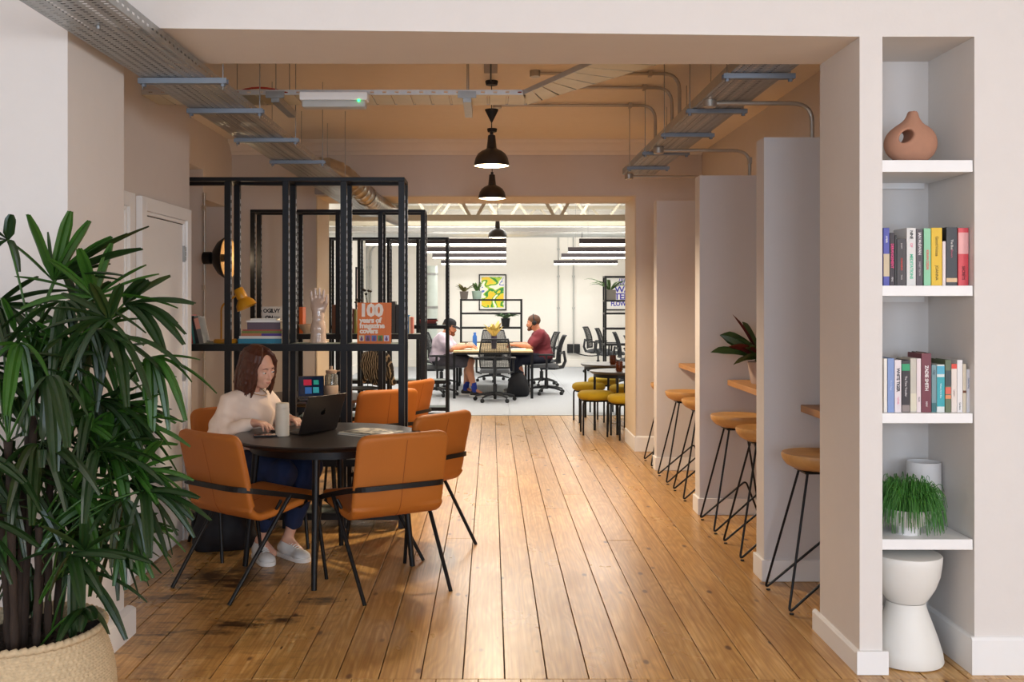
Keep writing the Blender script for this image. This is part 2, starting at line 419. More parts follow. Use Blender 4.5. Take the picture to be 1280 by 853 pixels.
# ---- three white partition slabs between the bar booths
SLAB = mat('partition_paint', '#d6d2d0', 0.8, var=0.02)
for nm, y in (('near', 5.29), ('middle', 6.92), ('far', 8.71)):
    p = struct('wall_partition_'+nm, MB().box(1.452, 2.08, y, y+0.15, 0, 2.36), SLAB)
    sk = MB().box(1.437, 2.079, y-0.015, y+0.165, 0, 0.115)
    obj('skirting_board', sk, WHITE, p, 30, 0.003)

# ---- bright office beyond
struct('wall_office_left', MB().box(-2.9, -2.75, 10.5, 22.1, 0, 3.6), OFFW)
struct('wall_office_right', MB().box(5.0, 5.15, 10.5, 22.1, 0, 3.6), OFFW)
struct('wall_office_back', MB().box(-2.9, 5.15, 22.0, 22.15, 0, 3.6), OFFW)
oc = MB().box(-2.9, 5.15, 10.5, 12.4, 3.45, 3.6)
oc.box(-2.9, 5.15, 12.4, 22.15, 3.45, 3.6)
struct('ceiling_office', oc, OFFW)
FROST = mat('added_glowing_roof_panel', '#f4f4f0', 0.5, var=0.01, emit='#fff8ec', estr=1.2)  # glowing panel material for the added roof lights
for i, y in enumerate((14.5, 16.85, 19.3)):
    p = struct('window_%d' % (4+i), MB().box(-1.75, 2.95, y-0.53, y+0.53, 3.438, 3.4499), OFFW)  # made-up roof light frame around the added office ceiling light
    for k in range(5): obj('added_roof_pane', MB().box(-1.72+k*0.93, -0.83+k*0.93, y-0.5, y+0.5, 3.434, 3.4379), FROST, p)
struct('baseboard_office_back', MB().box(-2.75, 5.0, 21.97, 22.0, 0, 0.17), OFFW, bevel=0.006)
struct('baseboard_office_left', MB().box(-2.75, -2.72, 10.5, 21.97, 0, 0.17), OFFW)
# ================================================================== CEILING SERVICES
def perforated(mb, O, U, V, lu, lv, pu=0.033, pv=0.027, su=0.016, sv=0.008, stagger=True):
    """plate with rows of slots: O corner, U across, V along"""
    O = Vector(O); U = Vector(U).normalized(); V = Vector(V).normalized()
    nu = max(1, int(lu/pu)); nv = max(1, int(lv/pv)); cu, cv = lu/nu, lv/nv
    for j in range(nv):
        for i in range(nu):
            o = O+U*cu*i+V*cv*j
            q = [(0,0),(cu,0),(cu,cv),(0,cv)]
            a, b = (cu-su)/2, (cv-sv)/2
            if stagger and (i % 2): b0 = b*0.25
            else: b0 = b*1.75
            h = [(a,b0),(cu-a,b0),(cu-a,b0+sv),(a,b0+sv)]
            vs = [o+U*x+V*y for x, y in q+h]
            mb.add(vs, [(0,1,5,4),(1,2,6,5),(2,3,7,6),(3,0,4,7)])
    return mb
def flange(mb, a, b, h=0.05, lip=(0,0,0)):
    mb.bar(Vector(a)+Vector((0,0,h/2)), Vector(b)+Vector((0,0,h/2)), 0.0025, h)
    if Vector(lip).length: mb.bar(Vector(a)+Vector((0,0,h))+Vector(lip)/2, Vector(b)+Vector((0,0,h))+Vector(lip)/2, Vector(lip).length, 0.0025)
    return mb
def strut(t, x0, x1, y, z, name='support_strut'):
    m = MB().box(x0, x1, y-0.02, y+0.02, z+0.012, z+0.015).box(x0, x1, y-0.0205, y-0.018, z+0.014, z+0.036).box(x0, x1, y+0.018, y+0.0205, z+0.014, z+0.036)
    for x in (x0+0.02, x1-0.02): m.lathe([(0,0),(0.011,0),(0.011,0.012),(0,0.012)], 6, (x, y, z+0.0))
    obj(name, m, mat('strut_steel', '#868d95', 0.5, 0.7), t, world=True)
def rod(t, x, y, z0, z1, name='hanger_rod'):
    obj(name, MB().tube([(x,y,z0),(x,y,z1)], 0.0028, 6), STEEL, t, world=True)
# left run of perforated tray, out of the front room and on into the office
t = thing('cable_tray', 'long perforated steel cable tray above the palm, running back over the shelving', 'cable tray', (-1.41, 4.43, 2.49))
p = perforated(MB(), (-1.56, 0.6, 2.49), (1,0,0), (0,1,0), 0.29, 11.4)
obj('perforated_base', p, STEEL, t, angle=0, world=True)
obj('side_flange', flange(MB(), (-1.56,0.6,2.49), (-1.56,12.0,2.49), 0.05, (0.012,0,0)), STEEL, t, world=True)
fl = MB(); perforated(fl, (-1.27,0.6,2.49), (0,0,1), (0,1,0), 0.05, 11.4, 0.05, 0.05, 0.008, 0.022, False)
obj('side_flange', fl, STEEL, t, angle=0, world=True)
for y in (4.46, 5.17, 6.12, 7.1, 8.2): strut(t, -1.575, -1.18, y, 2.452)
for y in (4.46, 5.17, 6.12, 7.1, 8.2):
    for x in (-1.59+0.03, -1.2): rod(t, x, y, 2.44, ZC)
for y in (2.6, 3.6): obj('bolt', MB().lathe([(0,0),(0.009,0),(0.009,-0.012),(0,-0.014)], 8, (-1.42, y, 2.489)), STEEL, t, world=True)
# black cables lying in it
for i, x in enumerate((-1.50, -1.46, -1.42, -1.35)):
    obj('cable', MB().tube([(x+0.01*math.sin(y*1.7+i), y, 2.503) for y in [0.7+0.4*q for q in range(28)]], 0.008, 6), BLACKM, t, world=True)
# cross tray with a turned end
t = thing('cable_tray', 'cable tray crossing above the pendant lamps with an angled turn at its end', 'cable tray', (-0.8, 5.59, 2.62))
RIB = mat('pale_ribbed_tray', '#d6d0b8', 0.45, 0.25, var=0.12, scale=8)
EDGE = mat('bright_tray_edge', '#d8dbdc', 0.35, 0.7)
TY0, TY1, TZ = 5.455, 5.735, 2.62
b = MB(); xx = -1.915
while xx < 0.16:
    b.box(xx, xx+0.092, TY0, TY1, TZ, TZ+0.003); b.box(xx+0.094, xx+0.104, TY0, TY1, TZ+0.003, TZ+0.008); xx += 0.106
obj('tray_base', b, RIB, t, world=True)
fl = MB(); perforated(fl, (-1.915,TY0-0.003,TZ), (0,0,1), (1,0,0), 0.027, 2.09, 0.027, 0.067, 0.008, 0.022, False)
obj('side_flange', fl, EDGE, t, angle=0, world=True)
obj('side_flange', flange(MB(), (-1.915,TY1+0.003,TZ), (0.21,TY1+0.003,TZ), 0.05), STEEL, t, world=True)
A0, A1, B0, B1 = Vector((0.178,TY0,TZ)), Vector((0.21,TY1,TZ)), Vector((0.60,4.475,TZ)), Vector((0.96,4.475,TZ))
b = MB(); n = 9
for i in range(n):
    u0, u1 = i/n, (i+0.9)/n
    q = [A0.lerp(B0,u0), A0.lerp(B0,u1), A1.lerp(B1,u1), A1.lerp(B1,u0)]
    b.add(q+[v+Vector((0,0,0.003)) for v in q], [(0,1,2,3),(7,6,5,4),(0,4,5,1),(1,5,6,2),(2,6,7,3),(3,7,4,0)])
obj('tray_base', b, RIB, t, world=True)
obj('side_flange', flange(MB(), A0, B0, 0.027), EDGE, t, world=True)
obj('side_flange', flange(MB(), A1, B1, 0.05), STEEL, t, world=True)
for x in (-1.18, -0.13):
    obj('support_channel', MB().box(x-0.022, x+0.022, TY0-0.01, TY1+0.18, TZ-0.042, TZ-0.003).box(x-0.05, x+0.05, TY0-0.02, TY0-0.005, TZ-0.02, TZ+0.016), STEEL, t, world=True)
    rod(t, x, TY0+0.01, TZ, ZC); rod(t, x, TY1+0.1, TZ-0.02, ZC)
RED = mat('red_cable', '#b8402c', 0.5)
obj('red_cable', MB().tube(bezier((-1.45,5.6,TZ+0.03),(-1.3,5.5,TZ+0.09),(-1.1,5.55,TZ+0.016),8)+[Vector((0.1,5.6,TZ+0.016))]+bezier((0.1,5.6,TZ+0.016),(0.24,5.5,TZ+0.07),(0.32,5.4,TZ+0.02),6), 0.006, 6), RED, t, world=True)
# emergency light under the cross tray
t = thing('emergency_light', 'white emergency light box with green indicator under the cross tray', 'emergency light', (-0.848, 5.40, 2.535))
obj('housing', MB().box(-0.183,0.183,-0.045,0.045,0.038,0.083), WHITE, t, bevel=0.006)
obj('diffuser', MB().box(-0.172,0.172,-0.04,0.04,0,0.039), mat('frosted_diffuser', '#cfd0cb', 0.3, trans=0.3), t, bevel=0.01)
obj('indicator_lamp', MB().lathe([(0,0),(0.006,0),(0.006,0.006),(0,0.007)], 8, (0.137,-0.042,0.034), (0,-1,0)), mat('green_led', '#20e060', emit='#20ff70', estr=6), t)
obj('mounting_bracket', MB().box(-0.02,0.02,-0.02,0.09,0.083,0.087), STEEL, t)
# right run of tray on struts
t = thing('cable_tray', 'brown-lit cable tray on struts running along above the bar stools', 'cable tray', (1.27, 6.6, 2.57))
p = perforated(MB(), (1.135, 4.47, 2.57), (1,0,0), (0,1,0), 0.27, 4.1)
obj('perforated_base', p, STEEL, t, angle=0, world=True)
obj('side_flange', flange(MB(), (1.135,4.47,2.57), (1.135,8.57,2.57), 0.05), STEEL, t, world=True)
obj('side_flange', flange(MB(), (1.405,4.47,2.57), (1.405,8.57,2.57), 0.05), STEEL, t, world=True)
for y in (4.72, 5.6, 6.42, 7.22, 8.03):
    strut(t, 1.10, 1.44, y, 2.532)
    for x in (1.12, 1.42): rod(t, x, y, 2.53, ZC)
for i, x in enumerate((1.18, 1.22, 1.27, 1.33)):
    obj('cable', MB().tube([(x+0.008*math.sin(y*2+i), y, 2.583) for y in [4.5+0.4*q for q in range(11)]], 0.009, 6), BLACKM, t, world=True)
# conduits
def conduit(label, pts, r=0.0125, rad=0.12, boxes=(), clips=()):
    base = Vector(pts[-1]); c = thing('conduit_pipe', label, 'conduit', base)
    obj('pipe', MB().tube(fillet(pts, rad, 7), r, 10), CONDUIT, c, world=True, angle=60)
    for b in boxes: obj('junction_box', MB().lathe([(0,-0.022),(0.034,-0.022),(0.036,-0.02),(0.036,0.02),(0.034,0.022),(0,0.022)], 18, b), CONDUIT, c, world=True)
    for q in clips: obj('saddle_clip', MB().box(q[0]-0.012,q[0]+0.012,q[1]-0.025,q[1]+0.025,q[2]-0.02,q[2]+0.025), CONDUIT, c, world=True)
    return c
conduit('steel conduit dropping into the near partition slab', [(1.20,5.36,2.555),(1.73,5.36,2.555),(1.73,5.36,2.355)], boxes=[(1.18,5.36,2.555)])
conduit('steel conduit dropping into the middle partition slab', [(1.20,7.0,2.545),(1.82,7.0,2.545),(1.82,7.0,2.355)], boxes=[(1.18,7.0,2.545)], clips=[(1.82,7.0,2.47)])
conduit('steel conduit dropping into the far partition slab', [(1.20,8.50,2.545),(1.88,8.50,2.545),(1.88,8.78,2.50),(1.88,8.78,2.355)], boxes=[(1.18,8.50,2.545)])
for lab, y, x0, x1 in (('steel conduit clipped to the ceiling, starting at a junction box', 6.75, 0.30, 1.28), ('steel conduit clipped to the ceiling between two longer bends', 7.2, 0.42, 1.31), ('steel conduit clipped to the ceiling, the one closest to the cornice', 7.86, 0.05, 1.30)):
    conduit(lab, [(x0,y,3.03),(x1,y,3.03),(x1,y,2.63)], boxes=[(x0,y,3.03),(x1,y,2.66)] if x0 < 0.4 else [(x1,y,2.66)], clips=[(x1-0.2,y,3.03)])
# conduit on the left wall and its sconce
conduit('vertical steel conduit beyond the door carrying the bowl sconce', [(-2.53,8.79,2.44),(-2.53,8.79,0.02)], r=0.013, clips=[(-2.535,8.79,2.3),(-2.535,8.79,1.0),(-2.535,8.79,1.6)])
s = thing('wall_sconce', 'black bowl wall sconce with pale gold inside and a bare bulb', 'wall lamp', (-2.50, 8.76, 1.86))
ax = Vector((0.99, -0.11, 0.0)).normalized()
cS = Vector((-2.415, 8.73, 1.86))
obj('mount', MB().lathe([(0,-0.085),(0.055,-0.085),(0.055,-0.02),(0.03,0.0),(0,0.0)], 20, cS-ax*0.02, ax), BLACK, s, world=True)
bowl = [(0.03,-0.02),(0.09,0.0),(0.15,0.045),(0.185,0.10),(0.19,0.115)]
obj('shade', MB().lathe(bowl, 40, cS, ax), BLACK, s, world=True, angle=60)
obj('shade_lining', MB().lathe([(r-0.004, z+0.004) for r, z in bowl], 40, cS, ax), mat('pale_gold', '#b8976a', 0.5, 0.3), s, world=True, angle=60)
obj('bulb_shield', MB().lathe([(0,0.0),(0.03,0.0),(0.035,0.06),(0.03,0.10),(0.022,0.10)], 20, cS, ax), BLACK, s, world=True)
BULB = mat('glowing_bulb', '#fff1d8', emit='#ffe2b0', estr=60)
obj('bulb', MB().lathe([(0,0.085),(0.02,0.09),(0.026,0.108),(0.02,0.126),(0,0.133)], 16, cS, ax), BULB, s, world=True)
l = bpy.data.lights.new('sconce_glow', 'POINT'); l.energy = 1.6; l.color = (1.0, 0.76, 0.5); l.shadow_soft_size = 0.03
lo = bpy.data.objects.new('sconce_glow', l); COL.objects.link(lo); lo.location = cS+ax*0.22
# spiral duct from the ceiling into the office
DUCT = mat('spiral_duct_steel', '#b5b0a8', 0.3, 0.95, var=0.1)
t = thing('ventilation_duct', 'silver ribbed ventilation duct curving behind the shelving into the office', 'duct', (-1.3, 8.75, 2.55))
path = fillet([(-1.56,8.76,2.65),(-1.36,8.78,2.66),(-1.13,9.3,2.43),(-1.06,10.6,2.40),(-1.06,11.6,2.44),(-1.10,11.9,3.44)], 0.28, 8)
pp = []; rr = []
for a, b in zip(path, path[1:]):
    n = max(1, int((b-a).length/0.02))
    for i in range(n): pp.append(a.lerp(b, i/n))
obj('spiral_pipe', MB().tube(pp, [0.088+(0.006 if (i % 3) == 0 else 0) for i in range(len(pp))], 20), DUCT, t, world=True, angle=25)
rod(t, -1.44, 8.77, 2.74, ZC)
for q in (2, 30): obj('collar', MB().tube([pp[q], pp[q+2]], 0.1, 20), DUCT, t, world=True)
# small socket box on the tray end
t = thing('junction_box', 'small grey junction box under the tray behind the shelving', 'junction box', (-1.60,9.32,2.53))
obj('box', MB().box(-0.045,0.045,-0.03,0.03,-0.05,0.05), mat('grey_box', '#8f8f92', 0.5), t, bevel=0.006)
obj('cover_plate', MB().box(-0.042,0.042,-0.034,-0.03,-0.042,0.042), mat('grey_box2', '#a2a2a4', 0.5), t)

# ---- pendant lamps
SHADE_IN = mat('white_enamel_lining', '#f7efe2', 0.4)
DARK = mat('dark_brown_enamel', '#2a221d', 0.35, var=0.05)
GLOW = mat('lamp_glow', '#fff4e0', emit='#ffe6bc', estr=12)
def pendant(label, x, y, zr, top, watts, rose=True):
    s = thing('pendant_lamp', label, 'pendant lamp', (x, y, zr), group=None)
    prof = [(0.125,0.0),(0.1235,0.02),(0.115,0.055),(0.098,0.085),(0.072,0.105),(0.043,0.118),(0.036,0.125),(0.030,0.175),(0.026,0.215),(0.012,0.222),(0.012,0.24),(0,0.24)]
    obj('shade', MB().lathe(prof, 40), DARK, s, angle=50)
    obj('shade_lining', MB().lathe([(0.1245,0.0),(0.120,0.02),(0.111,0.053),(0.094,0.081),(0.068,0.100),(0,0.104)], 40), SHADE_IN, s, angle=60)
    obj('rim', MB().tube([(0.125*math.cos(a), 0.125*math.sin(a), 0) for a in [i*math.pi/20 for i in range(40)]], 0.0025, 6, closed=True), DARK, s)
    obj('bulb', MB().lathe([(0,-0.006),(0.09,-0.005),(0.116,0.002),(0.112,0.02),(0.06,0.05),(0,0.07)], 32), GLOW, s)
    obj('cord', MB().tube([(0,0,0.235),(0,0,top-zr)], 0.0035, 6), BLACKM, s)
    if rose:
        obj('cord_cone', MB().lathe([(0,0.0),(0.006,0.0),(0.048,0.085),(0.048,0.09),(0,0.09)], 24, (0,0,0.31)), BLACKM, s)
    obj('ceiling_rose', MB().lathe([(0,0),(0.04,0),(0.045,0.02),(0.045,0.03),(0,0.03)], 20, (0,0,top-zr-0.03)), BLACKM, s)
    l = bpy.data.lights.new('pendant_light', 'SPOT'); l.energy = watts; l.color = (1.0, 0.80, 0.58); l.shadow_soft_size = 0.08
    l.spot_size = math.radians(150); l.spot_blend = 0.5
    lo = bpy.data.objects.new('pendant_light', l); COL.objects.link(lo); lo.location = (x, y, zr-0.03)
    return s
pendant('dark dome pendant lamp with a cord cone above it, below the cross tray', 0.006, 7.07, 2.447, ZC, 200)
pendant('dark dome pendant lamp hanging just before the far opening', 0.012, 9.05, 2.415, ZC, 180, False)
pendant('dark dome pendant lamp hanging inside the bright office', px(622,13.0), 13.0, 2.305, 3.45, 30, False)
t = thing('ceiling_fixing', 'black cable with clamp plate fixed along the ceiling before the lamps', 'cable', (0.0, 6.3, ZC))
obj('cable', MB().tube([(0,y,ZC-0.01) for y in (4.5,5.5,6.6,7.05)], 0.006, 6), BLACKM, t, world=True)
obj('plate', MB().box(-0.045,0.045,6.5,6.78,ZC-0.012,ZC-0.001), mat('grey_plate','#8c8078',0.5), t, world=True, bevel=0.003)
obj('clamp', MB().box(-0.05,0.05,5.78,5.82,ZC-0.03,ZC-0.001).box(-0.012,0.012,5.7,5.9,ZC-0.04,ZC-0.001), BLACKM, t, world=True)

# ---- office ceiling: trusses, ducts, linear lights
TR = mat('cream_painted_steel', '#c9c0ab', 0.6, var=0.03)
def truss(y, x0, x1, zb, zt, per, off, label):
    t = thing('roof_truss', label, 'roof truss', ((x0+x1)/2, y, zb))
    obj('bottom_chord', MB().box(x0,x1,y-0.04,y+0.04,zb,zb+0.075), TR, t, world=True)
    obj('top_chord', MB().box(x0,x1,y-0.04,y+0.04,zt-0.07,zt), TR, t, world=True)
    x = off
    while x < x1:
        for s in (-1, 1):
            xe = x+s*per*0.5*0.92
            if x0 < xe < x1 and x0 < x+s*0.04 < x1: obj('web_brace', MB().bar((x+s*0.045,y,zb+0.06),(xe,y,zt-0.05),0.04,0.04), TR, t, world=True)
        x += per
truss(12.6, -2.7, 4.9, 2.49, 3.40, 1.06, px(592,12.6)-2.12, 'cream roof truss closest to the far opening')
truss(15.2, -2.7, 4.9, 2.62, 3.40, 1.06, px(630,15.2)-3.18, 'second cream roof truss from the far opening')
truss(17.8, -2.7, 4.9, 2.72, 3.40, 1.06, px(600,17.8)-2.12, 'third cream roof truss from the far opening')
truss(20.3, -2.7, 4.9, 2.80, 3.40, 1.06, px(640,20.3)-3.18, 'cream roof truss closest to the office end wall')
t = thing('ventilation_duct', 'long silver duct running across the office under the trusses', 'duct', (1.0, 16.6, 2.55))
obj('duct_pipe', MB().tube([(-2.7,16.6,2.62),(4.9,16.6,2.62)], 0.09, 20), mat('pale_duct','#c9ccca',0.35,0.6), t, world=True, angle=60)
for x in (-1.5,0,1.5,3.0): obj('duct_strap', MB().tube([(x,16.6,2.62),(x+0.03,16.6,2.62)], 0.096, 20), STEEL, t, world=True)
t = thing('cable_tray', 'white office cable tray hung across between trusses', 'cable tray', (1.0, 14.2, 2.5))
obj('tray_base', perforated(MB(), (-2.7,14.1,2.46), (0,1,0), (1,0,0), 0.25, 7.5, 0.06, 0.09, 0.015, 0.05), mat('white_tray','#d9dad6',0.4,0.4), t, world=True, angle=0)
obj('side_flange', flange(MB(), (-2.7,14.1,2.46), (4.8,14.1,2.46), 0.06), mat('white_tray','#d9dad6'), t, world=True)
LFIX = mat('dark_grey_aluminium', '#4d4648', 0.5, 0.2)
LED = mat('white_led_strip', '#ffffff', emit='#fff6e6', estr=9)
def linear(label, x0, x1, y, zb):
    t = thing('linear_light', label, 'linear light', ((x0+x1)/2, y, zb))
    obj('housing', MB().box(x0,x1,y-0.03,y+0.03,zb,zb+0.07), LFIX, t, world=True, bevel=0.003)
    obj('led_strip', MB().box(x0+0.01,x1-0.01,y-0.027,y+0.027,zb-0.02,zb-0.0005), LED, t, world=True)
    for x in (x0+0.12, x1-0.12): obj('suspension_wire', MB().tube([(x,y,zb+0.07),(x,y,3.44)], 0.002, 5), STEEL, t, world=True)
    a = area('linear_light_glow', ((x0+x1)/2, y, zb-0.035), (0,0,0), x1-x0, 0.06, 9, (1.0,0.98,0.95))
    a = area('added_ceiling_uplight', ((x0+x1)/2, y, zb+0.08), (math.pi,0,0), x1-x0, 0.06, 9, (1.0,0.98,0.95))  # upward light added for ceiling glow; the housing has no upper strip
for i, y in enumerate((13.5, 15.75, 17.9, 21.0)):
    wd = ('closest to the wooden floor','second from the wooden floor','third from the wooden floor','closest to the office end wall')[i]
    linear('linear LED pendant above the two men, '+wd, -1.05 if i else -1.7, px(633,y), y, 2.25)
    linear('linear LED pendant on the fern shelf side, '+wd, px((724,710,701.6,692)[i],y), px((724,710,701.6,692)[i],y)+1.35, y, 2.25)
t = thing('extract_pipe', 'pale round duct standing against the office end wall', 'duct', (px(540,21.0), 21.0, 0))
obj('pipe', MB().lathe([(0,0),(0.12,0),(0.12,2.2),(0,2.2)], 24), mat('pale_green_duct','#c6cfc8',0.5,0.1), t, angle=40)
for z in (0.6,1.3,2.0): obj('band', MB().lathe([(0.12,0),(0.127,0),(0.127,0.05),(0.12,0.05)], 24, (0,0,z)), STEEL, t)
# vertical trunking with sockets on the end wall, curved conduits further left
for i, (xx, lab) in enumerate(((698,'grey wall trunking with single socket beside the headphones man'),(717,'grey wall trunking ending in a twin socket by the chair group'))):
    X = px(xx, 21.95)
    t = thing('wall_conduit', lab, 'conduit', (X, 21.98, pz(434,21.95)))
    obj('pipe', MB().tube([(X,21.98,pz(432,21.95)),(X,21.98,3.3)], 0.018, 8), mat('grey_conduit','#b9b9b6',0.5,0.2), t, world=True)
    for z in (1.3,2.0,2.6): obj('saddle_clip', MB().box(X-0.03,X+0.03,21.95,22.0,z-0.02,z+0.02), mat('grey_conduit','#b9b9b6'), t, world=True)
    bx = MB()
    if i == 0: bx.box(X-0.08,X+0.08,21.93,22.0,pz(436,21.95)-0.1,pz(436,21.95)+0.1)
    else: bx.box(X-0.14,X-0.01,21.93,22.0,pz(436,21.95)-0.1,pz(436,21.95)+0.1).box(X+0.01,X+0.14,21.93,22.0,pz(436,21.95)-0.1,pz(436,21.95)+0.1)
    obj('socket_box', bx, mat('pale_socket','#d0d0cc') if i == 0 else BLACKM, t, world=True, bevel=0.01)
    if i == 1: obj('cable', MB().tube(bezier((X,21.95,pz(440,21.95)),(X+0.4,21.9,0.15),(X+0.8,21.9,0.35),10), 0.012, 6), BLACKM, t, world=True)
for lab, xx, yt in (('outer of two conduits bending along the top of the office wall',458,303),('inner of two conduits bending along the top of the office wall',463,306)):
    X = px(xx,21.95)
    t = thing('wall_conduit', lab, 'conduit', (X, 21.97, 0.3))
    obj('pipe', MB().tube(fillet([(X,21.97,0.3),(X,21.97,pz(yt,21.95)),(X+1.6,21.97,pz(yt,21.95))],0.25,8), 0.02, 8), mat('grey_conduit','#b9b9b6'), t, world=True, angle=60)
    for z in (0.9,1.7,2.2): obj('saddle_clip', MB().box(X-0.03,X+0.03,21.94,22.0,z-0.02,z+0.02), mat('grey_conduit','#b9b9b6'), t, world=True)
# ================================================================== FURNITURE
# ---- black shelving units
POST = 0.04
SHELFTOP = mat('grey_green_linoleum', '#5c6a64', 0.55, var=0.06)
SLOT = mat('bright_slot_strip', '#b9bcc0', 0.4, 0.6)
def shelving(label, x0, y0, shelves, zt=2.297, nb=4, bay=0.379, depth=0.28):
    t = thing('shelving_unit', label, 'shelving unit', (x0, y0, 0))
    r = POST/2
    for i in range(nb+1):
        for y in (0.0, depth-POST):
            x = i*bay
            p = obj('post', MB().box(x-r, x+r, y, y+POST, 0, zt-0.0262), BLACK, t, 30, 0.002, seg=1)
            st = MB(); z = 1.3
            while z < zt-0.12: st.box(x+r, x+r+0.002, y+0.012, y+0.024, z, z+0.028); z += 0.05
            obj('slot_strip', st, SLOT, p)['kind'] = 'stuff'
    W = nb*bay
    for y in (0.0, depth-POST): obj('top_rail', MB().box(-r, W+r, y, y+POST, zt-0.026, zt), BLACK, t, 30, 0.002, seg=1)
    for i in range(nb+1): obj('cross_rail', MB().box(i*bay-r, i*bay+r, POST, depth-POST, zt-0.026, zt-0.001), BLACK, t)
    for z in shelves:
        obj('shelf_rail', MB().box(-r, W+r, -0.004, 0.026, z-0.045, z), BLACK, t)
        obj('shelf_rail', MB().box(-r, W+r, depth-0.026, depth+0.004, z-0.045, z), BLACK, t)
        for i in range(nb): obj('shelf_board', MB().box(i*bay+r+0.001, (i+1)*bay-r-0.001, 0.026, depth-0.026, z-0.03, z+0.001), SHELFTOP, t)
    return t
U1 = dict(x0=-2.10, y0=6.50); ZS1 = 1.205
shelving('black shelving unit behind the woman, holding the yellow lamp and hand sculpture', -2.10, 6.50, (ZS1, 0.45, 0.10))
shelving('black shelving unit behind the second round table', -2.12, 8.85, (1.187, 0.45, 0.10))
shelving('black shelving unit standing just inside the bright office', -2.08, 12.84, (1.16, 0.45, 0.10))

# ---- orange chairs
ORANGE = mat('orange_leather', '#b2661f', 0.6, var=0.07, scale=6, bump=0.06, bscale=220)
SEAM = mat('orange_stitching', '#8a4312', 0.6)
def shell_profile():
    """centre line of the one-piece seat and back, (y, z)"""
    pts = [(0.25,0.458),(0.15,0.438),(0.0,0.412),(-0.10,0.397)]
    pts += [(v[0], v[1]) for v in [(-0.150,0.396),(-0.192,0.412),(-0.218,0.446),(-0.232,0.492)]]
    pts += [(-0.243,0.56),(-0.262,0.64),(-0.284,0.73),(-0.310,0.825)]
    return pts
def orange_chair(label):
    t = thing('orange_chair', label, 'chair')
    pr = shell_profile()
    # resample with normals
    P = [Vector((0, y, z)) for y, z in pr]
    Q = []
    for a, b in zip(P, P[1:]):
        n = max(2, int((b-a).length/0.009))
        for i in range(n): Q.append(a.lerp(b, i/n))
    Q.append(P[-1])
    for _ in range(10): Q = [Q[0]]+[(Q[i-1]+Q[i]*2+Q[i+1])/4 for i in range(1, len(Q)-1)]+[Q[-1]]
    m = len(Q); mb = MB(); NX = 14; th = 0.019
    L = [0.0]
    for a, b in zip(Q, Q[1:]): L.append(L[-1]+(b-a).length)
    def halfw(s):
        w = 0.238
        e = min(s, L[-1]-s); R = 0.06
        if e < R: w -= R-math.sqrt(max(0, R*R-(R-e)**2))
        return w
    ring = []
    cross = [(-1,0,1)]+[]
    # rounded cross-section around the sheet
    sec = []
    for k in range(NX+1): sec.append((-1+2*k/NX, 1.0))
    for k in (1,2,3): sec.append((1.0, math.cos(math.pi*k/4)))
    for k in range(NX+1): sec.append((1-2*k/NX, -1.0))
    for k in (1,2,3): sec.append((-1.0, -math.cos(math.pi*k/4)))
    ns = len(sec)
    vs = []
    for i, c in enumerate(Q):
        tn = (Q[min(i+1,m-1)]-Q[max(i-1,0)]).normalized()
        nn = Vector((0, -tn.z, tn.y))
        hw = halfw(L[i]); e = min(L[i], L[-1]-L[i])
        tt = th*math.sqrt(max(0.08, 1-(1-min(1.0, e/0.02))**2))
        for u, v in sec:
            edge = abs(u) > 0.999 and abs(v) < 0.999
            x = u*hw + (math.copysign(0.016*math.sqrt(1-v*v), u) if edge else 0)
            curve = 0.022*(u*u)*(1.0 if i > m*0.55 else 0.3)
            vs.append(c + nn*(tt*v) + Vector((x,0,0)) + (Vector((0,curve,0)) if i > m*0.45 else Vector((0,0,curve*0.4))))
    fs = [(i*ns+k, i*ns+(k+1)%ns, (i+1)*ns+(k+1)%ns, (i+1)*ns+k) for i in range(m-1) for k in range(ns)]
    fs += [tuple(range(ns)), tuple(range((m-1)*ns+ns-1, (m-1)*ns-1, -1))]
    mb.add(vs, fs); mb2 = mb
    obj('shell', mb2, ORANGE, t, angle=70)
    seam = MB(); pts = []
    for i, c in enumerate(Q):
        if L[i] < 0.02 or L[i] > L[-1]-0.02: continue
        tn = (Q[min(i+1,m-1)]-Q[max(i-1,0)]).normalized(); nn = Vector((0,-tn.z,tn.y))
        pts.append((c, nn))
    seam.tube([c-nn*th for c, nn in pts], 0.0016, 6)
    obj('seam', seam, SEAM, t)
    seam = MB().tube([c+nn*th for c, nn in pts], 0.0016, 6)
    obj('seam', seam, SEAM, t)
    # sloping band that wraps the back and runs forward to the seat front
    H = 0.262
    half = [(H,0.235,0.432),(H+0.004,0.10,0.47),(H+0.002,-0.12,0.522),(H-0.012,-0.235,0.548),(H-0.07,-0.292,0.556),(0.0,-0.300,0.558)]
    path = fillet(half+[(-x,y,z) for x,y,z in half[-2::-1]], 0.06, 4)
    bd = MB()
    for a, b in zip(path, path[1:]): bd.bar(a, b+(b-a).normalized()*0.003, 0.012, 0.026)
    obj('wrap_band', bd, BLACK, t)
    for s in (-1, 1):
        obj('leg', MB().tube([(s*H,0.205,0.442),(s*0.268,0.275,0.0)], [0.0115,0.010], 10), BLACK, t)
        obj('leg', MB().tube([(s*H,0.03,0.487),(s*0.238,-0.335,0.0)], [0.0115,0.010], 10), BLACK, t)
    obj('under_frame', MB().tube([(-H,0.14,0.44),(-0.22,0.14,0.405),(0.22,0.14,0.405),(H,0.14,0.44)], 0.009, 8).tube([(-H,-0.03,0.47),(-0.22,-0.06,0.372),(0.22,-0.06,0.372),(H,-0.03,0.47)], 0.009, 8), BLACK, t)
    return t
chA = orange_chair('orange leather chair beside the palm, in front of the seated woman')
chA.location = (-1.26, 5.28, 0); chA.rotation_euler[2] = rot_to(0.62, 0.78)
